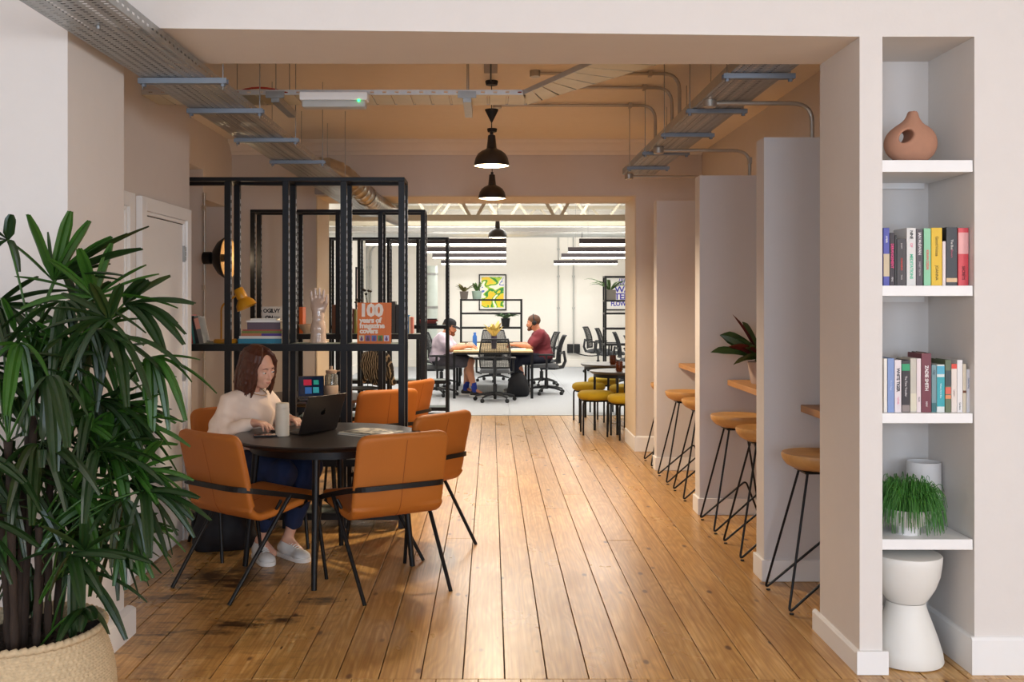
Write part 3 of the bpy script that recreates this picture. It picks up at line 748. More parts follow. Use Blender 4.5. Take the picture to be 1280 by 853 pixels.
dup(chA, (-0.58, 5.275, 0), rot_to(-0.506, 0.862), 'orange leather chair with its back turned, in front of the magazine')
dup(chA, (-0.50, 6.10, 0), rot_to(-0.78, 0.62), 'orange leather chair at the first round table, on the aisle side')
dup(chA, (-0.92, 7.67, 0), rot_to(-0.55, 0.83), 'orange leather chair right behind the first shelving unit')
dup(chA, (-0.85, 8.43, 0), rot_to(-0.90, 0.43), 'orange leather chair beside the aisle at the second shelving unit')
chW = dup(chA, (-1.475, 6.03, 0), rot_to(0.60, -0.80), 'orange leather chair that the woman in the cream sweater sits on')

# ---- round tables
TOP = mat('black_stained_ash', '#241f1d', 0.34, var=0.25, scale=5, stretch=(1, 14, 1), bump=0.03, bscale=30)
def round_table(label, x, y, r, a0):
    t = thing('round_table', label, 'table', (x, y, 0), a0)
    obj('tabletop', MB().lathe([(0,0.712),(r-0.03,0.712),(r-0.004,0.730),(r,0.736),(r-0.003,0.741),(r-0.02,0.742),(0,0.742)], 72), TOP, t, angle=35)
    obj('apron', MB().lathe([(r-0.11,0.665),(r-0.095,0.665),(r-0.095,0.713),(r-0.11,0.713),(r-0.11,0.665)], 48), BLACK, t, angle=35)
    for k in range(4):
        c, s = math.cos(k*math.pi/2), math.sin(k*math.pi/2)
        obj('leg', MB().tube([(c*(r-0.125),s*(r-0.125),0.715),(c*(r-0.055),s*(r-0.055),0.0)], [0.021,0.015], 12), BLACK, t, angle=50)
    obj('cross_brace', MB().box(-(r-0.1), r-0.1, -0.02, 0.02, 0.69, 0.712).box(-0.02, 0.02, -(r-0.1), -0.021, 0.69, 0.712).box(-0.02, 0.02, 0.021, r-0.1, 0.69, 0.712), BLACK, t)
    return t
round_table('black round table where the woman works at her laptop', -0.91, 5.59, 0.525, 0.0)
round_table('black round table between the first and second shelving units', -1.46, 7.72, 0.50, 0.75)

# ---- bar counters and stools
OAK = mat('honey_oak', '#b8844c', 0.42, var=0.22, scale=4, stretch=(8, 1, 8), bump=0.03)
OAKS = mat('stool_oak', '#c2935a', 0.40, var=0.20, scale=5, stretch=(1, 9, 3), bump=0.03)
for lab, y0, y1 in (('oak bar ledge in front of the near partition slab', 4.47, 5.27), ('oak bar ledge carrying the potted plant', 5.46, 6.90), ('oak bar ledge between the middle and far partition slabs', 7.09, 8.69), ('oak bar ledge beyond the far partition slab', 8.88, 9.78)):
    t = thing('bar_ledge', lab, 'bar ledge', (2.07, (y0+y1)/2, 0.90))
    obj('ledge_board', MB().box(1.64, 2.078, y0, y1, 0.902, 0.94), OAK, t, 30, 0.004, world=True)
    for y in (y0+0.12, y1-0.12):
        br = MB().prism([(0,0),(0.30,0.0),(0.30,0.02),(0.02,0.22),(0,0.22)], -0.012, 0.012)
        br.xf(Matrix.Translation((2.078, y, 0.90)) @ Matrix(((-1,0,0,0),(0,0,1,0),(0,-1,0,0),(0,0,0,1))))
        obj('bracket', br, OAK, t, world=True)
def bar_stool(label):
    t = thing('bar_stool', label, 'bar stool')
    R = 0.175
    prof = [(0,0.652),(0.06,0.653),(0.11,0.660),(0.150,0.680),(0.170,0.705),(0.176,0.728),(0.172,0.738),(0.160,0.736),(0.12,0.722),(0.06,0.714),(0,0.712)]
    obj('seat', MB().lathe(prof, 48), OAKS, t, angle=50)
    for s in (-1, 1):
        pts = fillet([(-0.07,s*0.065,0.657),(-0.205,s*0.205,0.008),(0.10,s*0.185,0.27),(0.205,s*0.205,0.008),(0.07,s*0.065,0.657)], 0.03, 5)
        obj('hairpin_leg', MB().tube(pts, 0.0065, 8), BLACK, t, angle=60)
    obj('mounting_plate', MB().box(-0.09,0.09,-0.09,0.09,0.646,0.655), BLACK, t)
    for s in (-1, 1): obj('foot_cap', MB().lathe([(0,0),(0.011,0),(0.011,0.006),(0,0.006)], 10, (-0.19,s*0.2,0.0)), BLACKM, t)
    return t
st0 = bar_stool('oak bar stool with hairpin legs in front of the near partition slab')
st0.location = (1.62, 4.93, 0)
for (x, y, lab) in ((1.63, 5.90, 'oak bar stool with hairpin legs beside the near slab, below the potted plant'),
                    (1.625, 6.55, 'oak bar stool with hairpin legs against the middle partition slab'),
                    (1.63, 7.58, 'oak bar stool with hairpin legs just beyond the middle partition slab'),
                    (1.62, 8.24, 'oak bar stool with hairpin legs against the far partition slab'),
                    (1.625, 9.03, 'oak bar stool with hairpin legs beyond the far slab, by the end wall')):
    dup(st0, (x, y, 0), 0.0, lab)

# ---- niche shelves
for lab, z, th in (('white niche shelf carrying the clay vase', 2.057, 0.048), ('white niche shelf carrying the books above the clay-red spine', 1.554, 0.042), ('white niche shelf carrying the second row of books', 1.042, 0.040), ('white niche shelf carrying the trailing plant', 0.537, 0.042)):
    if z == 1.554: lab = 'white niche shelf carrying the upper row of books with the yellow spine'
    t = thing('niche_shelf', lab, 'shelf', ((NX0+NX1)/2, 4.19, z-th))
    obj('shelf_board', MB().box(NX0+0.001, NX1-0.004, 3.985, NY-0.001, z-th, z), WHITE, t, 30, 0.002, world=True)
    obj('support_batten', MB().box(NX0+0.001, NX1-0.03, NY-0.03, NY-0.001, z-th-0.025, z-th), WHITE, t, world=True)

# ---- hourglass stool in the niche
t = thing('hourglass_stool', 'white hourglass-shaped stool under the lowest niche shelf', 'stool', (1.725, 4.135, 0))
HG = mat('white_moulded_plastic', '#e6e4dd', 0.5, var=0.02)
prof = [(0,0),(0.13,0),(0.143,0.004),(0.146,0.012),(0.140,0.05),(0.122,0.11),(0.100,0.17),(0.083,0.215),(0.077,0.24),(0.0775,0.248)]
prof2 = [(0.0775,0.250),(0.092,0.27),(0.115,0.31),(0.132,0.36),(0.139,0.41),(0.141,0.438),(0.138,0.444),(0.128,0.446),(0,0.444)]
obj('base', MB().lathe(prof, 56), HG, t, angle=35)
obj('seat_bowl', MB().lathe([(0,0.25)]+prof2, 56), HG, t, angle=35)

# ---- yellow stools and cafe tables
YEL = mat('mustard_fabric', '#b59618', 0.9, var=0.12, scale=30, bump=0.15, bscale=300)
def yellow_stool(label):
    t = thing('upholstered_stool', label, 'stool')
    obj('seat_pad', MB().lathe([(0,0.385),(0.17,0.385),(0.195,0.398),(0.205,0.425),(0.198,0.455),(0.17,0.472),(0.08,0.480),(0,0.481)], 40), YEL, t, angle=60)
    obj('seat_base', MB().lathe([(0,0.365),(0.16,0.365),(0.165,0.386),(0,0.386)], 32), BLACK, t)
    for k in range(4):
        a = math.pi/4+k*math.pi/2
        c, s = math.cos(a), math.sin(a)
        obj('leg', MB().tube(fillet([(c*0.10,s*0.10,0.372),(c*0.215,s*0.215,0.372),(c*0.215,s*0.215,0.0)],0.04,4), 0.011, 8), BLACK, t, angle=60)
    return t
ys = yellow_stool('round mustard stool farthest out from the opening jamb, on the boards')
ys.location = (1.17, 11.1, 0)
for x, y, lab in ((1.46,10.72,'round mustard stool closest to the opening jamb'),(1.20,12.2,'round mustard stool standing at the carpet edge'),(1.62,11.9,'round mustard stool between the two cafe tables'),(1.48,13.05,'round mustard stool on the carpet behind the cafe tables'),(1.98,11.35,'round mustard stool half behind the opening jamb')):
    dup(ys, (x, y, 0), random.uniform(0, 1), lab)
CAFE = mat('dark_cafe_top', '#4b4642', 0.35, var=0.05)
def cafe_table(label, x, y, r, h):
    t = thing('cafe_table', label, 'table', (x, y, 0))
    obj('tabletop', MB().lathe([(0,h-0.03),(r-0.02,h-0.03),(r,h-0.012),(r,h-0.003),(r-0.004,h),(0,h)], 56), CAFE, t, angle=35)
    obj('apron', MB().lathe([(r-0.06,h-0.07),(r-0.045,h-0.07),(r-0.045,h-0.03),(r-0.06,h-0.03),(r-0.06,h-0.07)], 40), BLACK, t)
    for k in range(4):
        a = k*math.pi/2+1.3; c, s = math.cos(a), math.sin(a)
        obj('leg', MB().tube([(c*(r-0.055),s*(r-0.055),h-0.03),(c*(r-0.055),s*(r-0.055),0)], 0.014, 10), BLACK, t)
cafe_table('dark cafe table closest to the opening, with an amber glass', 1.48, 11.28, 0.36, 0.69)
cafe_table('dark cafe table behind the first one, with an amber glass', 1.53, 12.5, 0.40, 0.69)
AMB = mat('amber_glass', '#7a3408', 0.15, var=0.5, scale=60, trans=0.5)
for lab, x, y in (('amber glass tumbler on the cafe table closest to the opening', px(774,11.1), 11.1), ('amber glass tumbler on the cafe table behind the first one', px(766,12.3), 12.3)):
    t = thing('glass_tumbler', lab, 'glass', (x, y, 0.69))
    obj('tumbler', MB().lathe([(0,0.0),(0.03,0.0),(0.037,0.02),(0.04,0.06),(0.036,0.115),(0.033,0.115),(0.036,0.06),(0.033,0.02),(0,0.012)], 24), AMB, t, angle=60)
    bumps = MB()
    for q in range(6):
        for w_ in range(10): bumps.lathe([(0.006,0),(0.004,0.003),(0,0.004)], 6, (0.0385*math.cos(w_*0.628+q*0.3),0.0385*math.sin(w_*0.628+q*0.3),0.022+q*0.016), (math.cos(w_*0.628+q*0.3),math.sin(w_*0.628+q*0.3),0))
    obj('glass_bobbles', bumps, AMB, t)

# ---- office desk, chairs, shelves
DTOP = mat('pale_oak_desktop', '#d9bd8a', 0.45, var=0.08, scale=3, stretch=(10,1,1))
t = thing('bench_desk', 'pale oak bench desk shared by the two men', 'desk', (0.035, 16.3, 0))
obj('desktop', MB().box(-0.6,0.6,14.95,17.7,0.695,0.72).xf(Matrix.Translation((0.035,0,0))), DTOP, t, world=True, bevel=0.003)
obj('edge_band', MB().box(-0.565,0.635,14.97,17.68,0.66,0.694), BLACK, t, world=True)
for x in (-0.55, 0.62):
    for y in (15.0, 16.3, 17.64): obj('leg', MB().box(x-0.02,x+0.02,y-0.02,y+0.02,0,0.69), BLACK, t, world=True)
obj('cable_tray', MB().box(-0.1,0.17,15.2,17.5,0.56,0.575).box(-0.1,-0.09,15.2,17.5,0.575,0.65).box(0.16,0.17,15.2,17.5,0.575,0.65), BLACK, t, world=True)
MESH = mat('dark_chair_mesh', '#25262a', 0.8, var=0.1)
SEATG = mat('grey_seat_fabric', '#55575a', 0.95, var=0.1, scale=40)
CHP = mat('chair_plastic', '#2b2c2f', 0.45)
def office_chair(label):
    t = thing('office_chair', label, 'office chair')
    # star base
    for k in range(5):
        a = k*2*math.pi/5+0.3; c, s = math.cos(a), math.sin(a)
        lg = obj('base_leg', MB().tube([(c*0.03,s*0.03,0.115),(c*0.18,s*0.18,0.10),(c*0.30,s*0.30,0.07)], [0.024,0.018,0.013], 8), CHP, t)
        obj('caster', MB().lathe([(0,-0.022),(0.022,-0.022),(0.028,-0.016),(0.028,0.016),(0.022,0.022),(0,0.022)], 14, (c*0.305,s*0.305,0.028), (-s,c,0)).tube([(c*0.30,s*0.30,0.07),(c*0.30,s*0.30,0.04)],0.008,6), BLACKM, lg)
    obj('gas_column', MB().lathe([(0,0.08),(0.032,0.08),(0.032,0.25),(0.018,0.25),(0.018,0.40),(0,0.40)], 16), CHP, t)
    obj('tilt_mechanism', MB().box(-0.09,0.09,-0.15,0.10,0.385,0.425), CHP, t, bevel=0.012)
    def seat(u, v):
        x = (u-0.5)*0.48; y = -0.20+0.47*v
        e = (1-abs(2*u-1)**6)*(1-abs(2*v-1)**6)
        return (x*(0.94+0.06*e), y, 0.425+0.055*e**0.4-0.02*max(0,v-0.75)*4*0.6)
    sm = MB().grid(seat, 16, 16).grid(lambda u, v: ((u-0.5)*0.45, -0.20+0.47*v, 0.422), 1, 1)
    obj('seat', sm, SEATG, t, angle=60)
    def back(u, v, o=0.0):
        z = 0.50+0.42*v; w = 0.21+0.022*math.sin(v*math.pi)-0.02*v
        lean = -0.225-0.10*v+0.035*math.sin(v*math.pi*0.9)
        return ((u-0.5)*2*w, lean+0.055*(2*u-1)**2+o, z)
    fr = MB().tube([back(0,v/10) for v in range(11)]+[back(u/8,1) for u in range(1,8)]+[back(1,1-v/10) for v in range(11)]+[back(1-u/8,0) for u in range(1,8)], 0.012, 8, closed=True)
    obj('back_frame', fr, CHP, t, angle=60)
    # woven mesh: horizontal and vertical strands with gaps
    mm = MB()
    for i in range(1, 30): mm.tube([back(u/8, i/30) for u in range(9)], 0.0042, 4, cap=False)
    for i in range(1, 20): mm.tube([back(i/20, v/6) for v in range(7)], 0.0032, 4, cap=False)
    obj('mesh_back', mm, MESH, t)['kind'] = 'stuff'
    obj('lumbar_bar', MB().tube([back(u/8, 0.36, -0.03) for u in range(9)], 0.016, 8), CHP, t, angle=60)
    obj('back_spine', MB().tube([(0,-0.14,0.41),(0,-0.26,0.43),(0,-0.30,0.52),(0,-0.275,0.68)], [0.03,0.03,0.024,0.018], 10), CHP, t, angle=60)
    for s in (-1, 1):
        obj('armrest', MB().box(s*0.27-0.04,s*0.27+0.04,-0.12,0.13,0.615,0.645), BLACKM, t, bevel=0.012)
        obj('arm_post', MB().tube([(s*0.19,-0.02,0.41),(s*0.27,-0.02,0.43),(s*0.27,-0.01,0.62)], 0.018, 8), CHP, t)
    return t
oc0 = office_chair('empty mesh office chair at the near end of the bench desk')
oc0.location = (0.06, 14.62, 0)
for x, y, h, lab in ((-0.83,15.45,(1,0.05),'mesh office chair the man in the cap sits on'),(0.88,15.75,(-1,0.1),'mesh office chair the man with headphones sits on'),
        (-0.85,17.1,(1,-0.1),'empty mesh office chair beyond the man in the cap'),(0.88,17.25,(-1,-0.1),'empty mesh office chair beyond the man with headphones'),(0.05,18.15,(0,-1),'empty mesh office chair at the far end of the bench desk'),
        (2.20,20.4,(0.9,-0.3),'mesh office chair by the wall sockets, outermost of four'),(2.35,19.45,(0.92,-0.2),'mesh office chair second from the wall sockets'),(2.42,17.2,(0.95,-0.1),'mesh office chair third from the wall sockets'),(2.40,15.6,(0.9,0.1),'mesh office chair closest to the amber tumblers')):
    dup(oc0, (x, y, 0), rot_to(*h), lab)
t = thing('bench_desk', 'second bench desk beneath the fern shelf', 'desk', (3.4, 16.6, 0))
obj('desktop', MB().box(2.85,4.0,15.0,18.2,0.695,0.72), DTOP, t, world=True)
for x in (2.9,3.95):
    for y in (15.1,16.6,18.1): obj('leg', MB().box(x-0.02,x+0.02,y-0.02,y+0.02,0,0.694), BLACK, t, world=True)
def open_rack(label, x0, x1, y, zt, zs, dep=0.32):
    t = thing('open_rack', label, 'shelving unit', ((x0+x1)/2, y, 0))
    for x in (x0, x1):
        for yy in (y, y+dep): obj('post', MB().box(x-0.016,x+0.016,yy-0.016,yy+0.016,0,zt), BLACK, t, world=True)
    for z in zs:
        obj('shelf', MB().box(x0-0.016,x1+0.016,y-0.018,y+dep+0.018,z-0.035,z-0.001), BLACK, t, world=True)
    return t
open_rack('black open rack in front of the abstract poster', px(576,19.4), px(652,19.4), 19.4, pz(374,19.4), (pz(374,19.4), pz(391,19.4), pz(409,19.4), pz(428,19.4), 0.35))
open_rack('black open rack with fern in front of the purple lettering poster', px(757,18.6), px(757,18.6)+1.5, 18.6, pz(345,18.6), (pz(345,18.6), pz(375,18.6), pz(391,18.6), pz(410,18.6), pz(430,18.6)))
# ================================================================== PEOPLE (smooth-blended distance fields -> one continuous mesh)
class Field:
    def __init__(s, lo, hi, h):
        s.lo = np.array(lo, float); s.h = h
        s.n = np.ceil((np.array(hi, float)-s.lo)/h).astype(int)+1
        s.F = np.full(s.n, 0.2, np.float32)
    def _sub(s, lo, hi):
        a = np.maximum(0, np.floor((np.array(lo)-s.lo)/s.h).astype(int)); b = np.minimum(s.n, np.ceil((np.array(hi)-s.lo)/s.h).astype(int)+1)
        if np.any(b <= a): return None
        ax = [(s.lo[i]+s.h*np.arange(a[i], b[i])).astype(np.float32) for i in range(3)]
        return (slice(a[0],b[0]), slice(a[1],b[1]), slice(a[2],b[2])), ax[0][:,None,None], ax[1][None,:,None], ax[2][None,None,:]
    def _put(s, sl, d, k, op):
        f = s.F[sl]
        if op == 'add':
            if k > 0:
                hh = np.maximum(k-np.abs(f-d), 0)/k; s.F[sl] = np.minimum(f, d)-hh*hh*k*0.25
            else: s.F[sl] = np.minimum(f, d)
        else:
            d = -d
            if k > 0:
                hh = np.maximum(k-np.abs(f-d), 0)/k; s.F[sl] = np.maximum(f, d)+hh*hh*k*0.25
            else: s.F[sl] = np.maximum(f, d)
    def cone(s, a, b, ra, rb=None, k=0.02, op='add'):
        rb = ra if rb is None else rb
        a = np.array(a, float); b = np.array(b, float); m = max(ra, rb)+k+3*s.h
        q = s._sub(np.minimum(a,b)-m, np.maximum(a,b)+m)
        if q is None: return s
        sl, X, Y, Z = q; d = b-a; L2 = max(1e-9, float(d@d))
        t = np.clip(((X-a[0])*d[0]+(Y-a[1])*d[1]+(Z-a[2])*d[2])/L2, 0, 1)
        dist = np.sqrt((X-a[0]-t*d[0])**2+(Y-a[1]-t*d[1])**2+(Z-a[2]-t*d[2])**2)-(ra+(rb-ra)*t)
        s._put(sl, dist, k, op); return s
    def chain(s, pts, rs, k=0.02):
        for i in range(len(pts)-1): s.cone(pts[i], pts[i+1], rs[i], rs[i+1], k)
        return s
    def ell(s, c, r, k=0.02, op='add', R=None):
        c = np.array(c, float); r = np.array(r, float); m = max(r)+k+3*s.h
        q = s._sub(c-m, c+m)
        if q is None: return s
        sl, X, Y, Z = q; x, y, z = X-c[0], Y-c[1], Z-c[2]
        if R is not None:
            Ri = np.array(R.transposed())
            x, y, z = (Ri[0,0]*x+Ri[0,1]*y+Ri[0,2]*z, Ri[1,0]*x+Ri[1,1]*y+Ri[1,2]*z, Ri[2,0]*x+Ri[2,1]*y+Ri[2,2]*z)
        k0 = np.sqrt((x/r[0])**2+(y/r[1])**2+(z/r[2])**2); k1 = np.sqrt((x/r[0]**2)**2+(y/r[1]**2)**2+(z/r[2]**2)**2)+1e-6
        s._put(sl, k0*(k0-1)/k1, k, op); return s
    def ripple(s, amp, fx, fy, fz, ph=0.0):
        ax = [(s.lo[i]+s.h*np.arange(s.n[i])).astype(np.float32) for i in range(3)]
        X, Y, Z = ax[0][:,None,None], ax[1][None,:,None], ax[2][None,None,:]
        s.F += (amp*np.sin(X*fx+Y*fy+Z*fz+ph+1.3*np.sin(Y*fy*0.7-Z*fz*0.5))).astype(np.float32); return s
    def above(s, z):      # keep what lies above z
        Z = s.lo[2]+s.h*np.arange(s.n[2]); s.F = np.maximum(s.F, (z-Z)[None,None,:].astype(np.float32)); return s
    def mesh(s, name, smooth_it=1):
        Fd = s.F; ins = Fd < 0
        nx, ny, nz = Fd.shape
        cnt = np.zeros((nx-1,ny-1,nz-1), np.int8)
        for dx in (0,1):
            for dy in (0,1):
                for dz in (0,1): cnt += ins[dx:nx-1+dx, dy:ny-1+dy, dz:nz-1+dz]
        act = (cnt > 0) & (cnt < 8); I = np.argwhere(act); idx = np.full(act.shape, -1, np.int64); idx[act] = np.arange(len(I))
        P = np.zeros((len(I),3)); C = np.zeros(len(I))
        cor = [(a,b,c) for a in (0,1) for b in (0,1) for c in (0,1)]
        vals = {c: Fd[I[:,0]+c[0], I[:,1]+c[1], I[:,2]+c[2]].astype(float) for c in cor}
        for c in cor:
            for ax in range(3):
                if c[ax]: continue
                e = list(c); e[ax] = 1; e = tuple(e); a, b = vals[c], vals[e]; mk = (a < 0) != (b < 0)
                t = np.where(mk, a/(np.where(mk, a-b, 1)), 0)
                p = np.array(c, float)[None,:].repeat(len(I),0); p[:,ax] += t
                P += p*mk[:,None]; C += mk
        V = (I+P/np.maximum(C,1)[:,None])*s.h+s.lo
        quads = []
        for ax in range(3):
            o = [0,0,0]; o[ax] = 1; o = tuple(o)
            A = ins[:nx-o[0], :ny-o[1], :nz-o[2]]; B = ins[o[0]:, o[1]:, o[2]:]
            E = np.argwhere(A != B); fl = A[E[:,0],E[:,1],E[:,2]]
            u, v = (ax+1) % 3, (ax+2) % 3
            ok = (E[:,u] > 0) & (E[:,v] > 0) & (E[:,u] < act.shape[u]) & (E[:,v] < act.shape[v]) & (E[:,ax] < act.shape[ax]); E = E[ok]; fl = fl[ok]
            def cell(du, dv):
                Q = E.copy(); Q[:,u] -= du; Q[:,v] -= dv; return idx[Q[:,0],Q[:,1],Q[:,2]]
            q = np.stack([cell(1,1), cell(0,1), cell(0,0), cell(1,0)], 1)
            q[~fl] = q[~fl][:, ::-1]; quads.append(q)
        Qd = np.concatenate(quads); Qd = Qd[(Qd >= 0).all(1)]
        # light laplacian smoothing
        for _ in range(smooth_it):
            S = np.zeros_like(V); D = np.zeros(len(V))
            for i in range(4):
                a, b = Qd[:,i], Qd[:,(i+1) % 4]
                np.add.at(S, a, V[b]); np.add.at(D, a, 1)
            V = 0.5*V+0.5*S/np.maximum(D,1)[:,None]
        me = bpy.data.meshes.new(name)
        me.vertices.add(len(V)); me.vertices.foreach_set('co', V.astype(np.float32).ravel())
        me.loops.add(Qd.size); me.loops.foreach_set('vertex_index', Qd.ravel().astype(np.int32))
        me.polygons.add(len(Qd)); me.polygons.foreach_set('loop_start', (np.arange(len(Qd))*4).astype(np.int32)); me.polygons.foreach_set('loop_total', np.full(len(Qd),4,np.int32))
        me.update(calc_edges=True); me.validate(); me.shade_smooth()
        return me
def vlerp(a, b, t): return Vector(a).lerp(Vector(b), t)
SKIN = mat('fair_skin', '#dba88e', 0.5, var=0.05, scale=20, sss=0.15)
SKIN2 = mat('ruddy_skin', '#cf8d6b', 0.5, var=0.06, scale=20, sss=0.1)
def hand(F_, wrist, fwd, up, side, curl=0.35, s=1.0):
    """wrist point, finger direction, back-of-hand direction, side=+1 when the thumb lies along +X of (fwd x up)"""
    f = Vector(fwd).normalized(); u = Vector(up); u = (u-f*u.dot(f)).normalized(); x = f.cross(u)*side
    w = Vector(wrist)
    def pt(a, b, c): return w + (x*a+f*b+u*c)*s
    xs = (0.026, 0.009, -0.009, -0.025); ln = (0.070, 0.078, 0.072, 0.056)
    F_.cone(pt(0,0.0,0), pt(0,0.03,0), 0.024*s, 0.024*s, 0.015)
    for i in range(4):
        base = pt(xs[i], 0.082 if i < 3 else 0.076, 0)
        F_.cone(pt(xs[i]*0.6,0.015,0), base, 0.015*s, 0.0115*s, 0.012)
        ang = -0.1; p = base; r = 0.0095*s if i < 3 else 0.0082*s
        for j, q in enumerate((0.42, 0.32, 0.26)):
            ang -= curl*(1.0 if j else 1.1)+0.04*i
            d = f*math.cos(ang)+u*math.sin(ang)+x*(0.05*(1.5-i))
            n = p+d*ln[i]*q*s; F_.cone(p, n, r, r*0.9, 0.004); p = n; r *= 0.9
    a, b, c = pt(0.022,0.022,-0.006), pt(0.044,0.052,-0.016), pt(0.046,0.080,-0.024)
    F_.cone(a, b, 0.014*s, 0.0115*s, 0.012); F_.cone(b, c, 0.0112*s, 0.009*s, 0.004)
def head(F_, M, male=False):
    """M: head frame -> person frame (forward +Y, up +Z, origin mid-head)"""
    R = M.to_3x3()
    def p(x, y, z): return tuple(M @ Vector((x,y,z)))
    g = 1.04 if male else 1.0
    F_.ell(p(0,-0.014,0.028), (0.074*g,0.094*g,0.088*g), 0.02, R=R)
    F_.ell(p(0,0.032,-0.028), (0.061*g,0.060,0.078*g), 0.03, R=R)
    F_.cone(p(0,0.030,-0.070), p(0,0.072,-0.086), 0.040*g if male else 0.034, 0.020*g if male else 0.017, 0.025)
    for s in (-1,1):
        F_.cone(p(s*0.052*g,0.0,-0.045), p(s*0.02,0.06,-0.083), 0.018 if male else 0.013, 0.016 if male else 0.013, 0.025)
        F_.ell(p(s*0.036,0.062,-0.026), (0.024,0.022,0.026), 0.02, R=R)
        F_.ell(p(s*0.076*g,-0.012,-0.004), (0.009,0.020,0.032), 0.008, R=R)
    F_.cone(p(-0.032,0.074,0.024), p(0.032,0.074,0.024), 0.014 if male else 0.011, 0.014 if male else 0.011, 0.02)
    for s in (-1,1): F_.ell(p(s*0.031,0.100,0.004), (0.016,0.013,0.011), 0.010, 'sub', R=R)
    F_.cone(p(0,0.087,0.010), p(0,0.109,-0.030), 0.0075, 0.0095 if not male else 0.0115, 0.010)
    for s in (-1,1): F_.ell(p(s*0.009,0.100,-0.034), (0.0065,0.009,0.006), 0.006, R=R)
    F_.ell(p(0,0.087,-0.062), (0.028,0.013,0.016), 0.014, R=R)
    
def face_bits(root, M, brow, lip, male=False):
    for s in (-1,1):
        e = obj('eye', MB().lathe([(0,-0.0115)]+[(0.0115*math.cos(a),0.0115*math.sin(a)) for a in [math.radians(q) for q in range(-75,76,15)]]+[(0,0.0115)], 14, M @ Vector((s*0.031,0.0815,0.003))), mat('eye_white','#e9e2da',0.25), root, angle=180)
        c = M @ Vector((s*0.031,0.0925,0.0005)); ax = M.to_3x3() @ Vector((0,1,-0.25))
        obj('iris', MB().lathe([(0,0.0012),(0.0055,0)], 14, c, ax), mat('dark_iris','#2b1d14',0.2), e)
        ld = Field(np.array(M @ Vector((s*0.031,0.085,0.008)))-0.03, np.array(M @ Vector((s*0.031,0.085,0.008)))+0.03, 0.002)
        ld.ell(M @ Vector((s*0.031,0.0815,0.003)), (0.0136,0.0124,0.0124), 0.0, R=M.to_3x3()); ld.above((M @ Vector((s*0.031,0.0815,0.003))).z-(0.0005 if not male else -0.003))
        obj('eyelid', ld.mesh('eyelid', 1), SKIN2 if male else SKIN, root)
        obj('eyebrow', MB().tube([M @ Vector((s*x,y,z)) for x,y,z in ((0.014,0.0925,0.0238),(0.028,0.0915,0.0278),(0.046,0.080,0.0222))], [0.0020,0.0026,0.0012] if not male else [0.0034,0.0036,0.0016], 6), brow, root, angle=180)
    lp = Field(np.array(M @ Vector((0,0.1,-0.062)))-0.035, np.array(M @ Vector((0,0.1,-0.062)))+0.035, 0.0015)
    for zz_, rr_, wd_ in ((-0.0592,0.0028,0.021),(-0.0645,0.0034,0.018)):
        lp.chain([M @ Vector((x_*wd_, 0.0992-0.0045*x_*x_, zz_+0.0030*x_*x_)) for x_ in (-1,-0.5,0,0.5,1)], [0.0012,rr_*0.9,rr_,rr_*0.9,0.0012], 0.0015)
    obj('lips', lp.mesh('lips', 1), lip, root)

# ---- the woman at the laptop
wz = rot_to(0.83, -0.55)
W = thing('person', 'seated woman with auburn shoulder-length hair, cream sweater and blue jeans, typing on a laptop', 'person', (-1.49, 5.985, 0), wz)
HM = Matrix.Translation((0.0,0.135,1.092)) @ Matrix.Rotation(math.radians(-17), 4, 'X') @ Matrix.Rotation(math.radians(4), 4, 'Y')
sh = {1: (0.155,0.05,0.890), -1: (-0.155,0.05,0.890)}
el = {1: (0.262,0.070,0.690), -1: (-0.255,0.10,0.695)}
wr = {1: (0.155,0.245,0.786), -1: (-0.105,0.27,0.786)}
kn = {1: (0.115,0.46,0.515), -1: (-0.085,0.47,0.525)}
an = {1: (0.115,0.27,0.10), -1: (-0.005,0.365,0.10)}
B = Field((-0.36,-0.22,0.0), (0.36,0.62,1.26), 0.005)
B.ell((0,-0.01,0.53), (0.16,0.12,0.11), 0.04).cone((0,0.0,0.58), (0,0.04,0.78), 0.105, 0.11, 0.05).ell((0,0.045,0.84), (0.14,0.095,0.12), 0.05)
B.cone((-0.12,0.05,0.90), (0.12,0.05,0.90), 0.042, 0.042, 0.05).cone((0,0.055,0.92), (0,0.095,1.04), 0.050, 0.046, 0.03)
for s in (1,-1):
    B.chain([sh[s], el[s], wr[s]], [0.044,0.034,0.022], 0.02)
    B.chain([(s*0.085,0.02,0.515), kn[s], an[s]], [0.072,0.050,0.028], 0.03)
    B.cone(an[s], (an[s][0], an[s][1]+0.10, 0.045), 0.032, 0.024, 0.02)
head(B, HM)
for s in (1,-1):
    d = Vector((-s*0.12,0.98,0.02)); hand(B, wr[s], d, (0,0.05,1), -s, 0.30, 0.95)
body = obj('body', B.mesh('body', 1), SKIN, W)
HAIRB = mat('auburn_hair', '#4a2312', 0.45, var=0.35, scale=14, stretch=(6,6,1))
face_bits(W, HM, HAIRB, mat('rose_lips','#bf7a68',0.4))
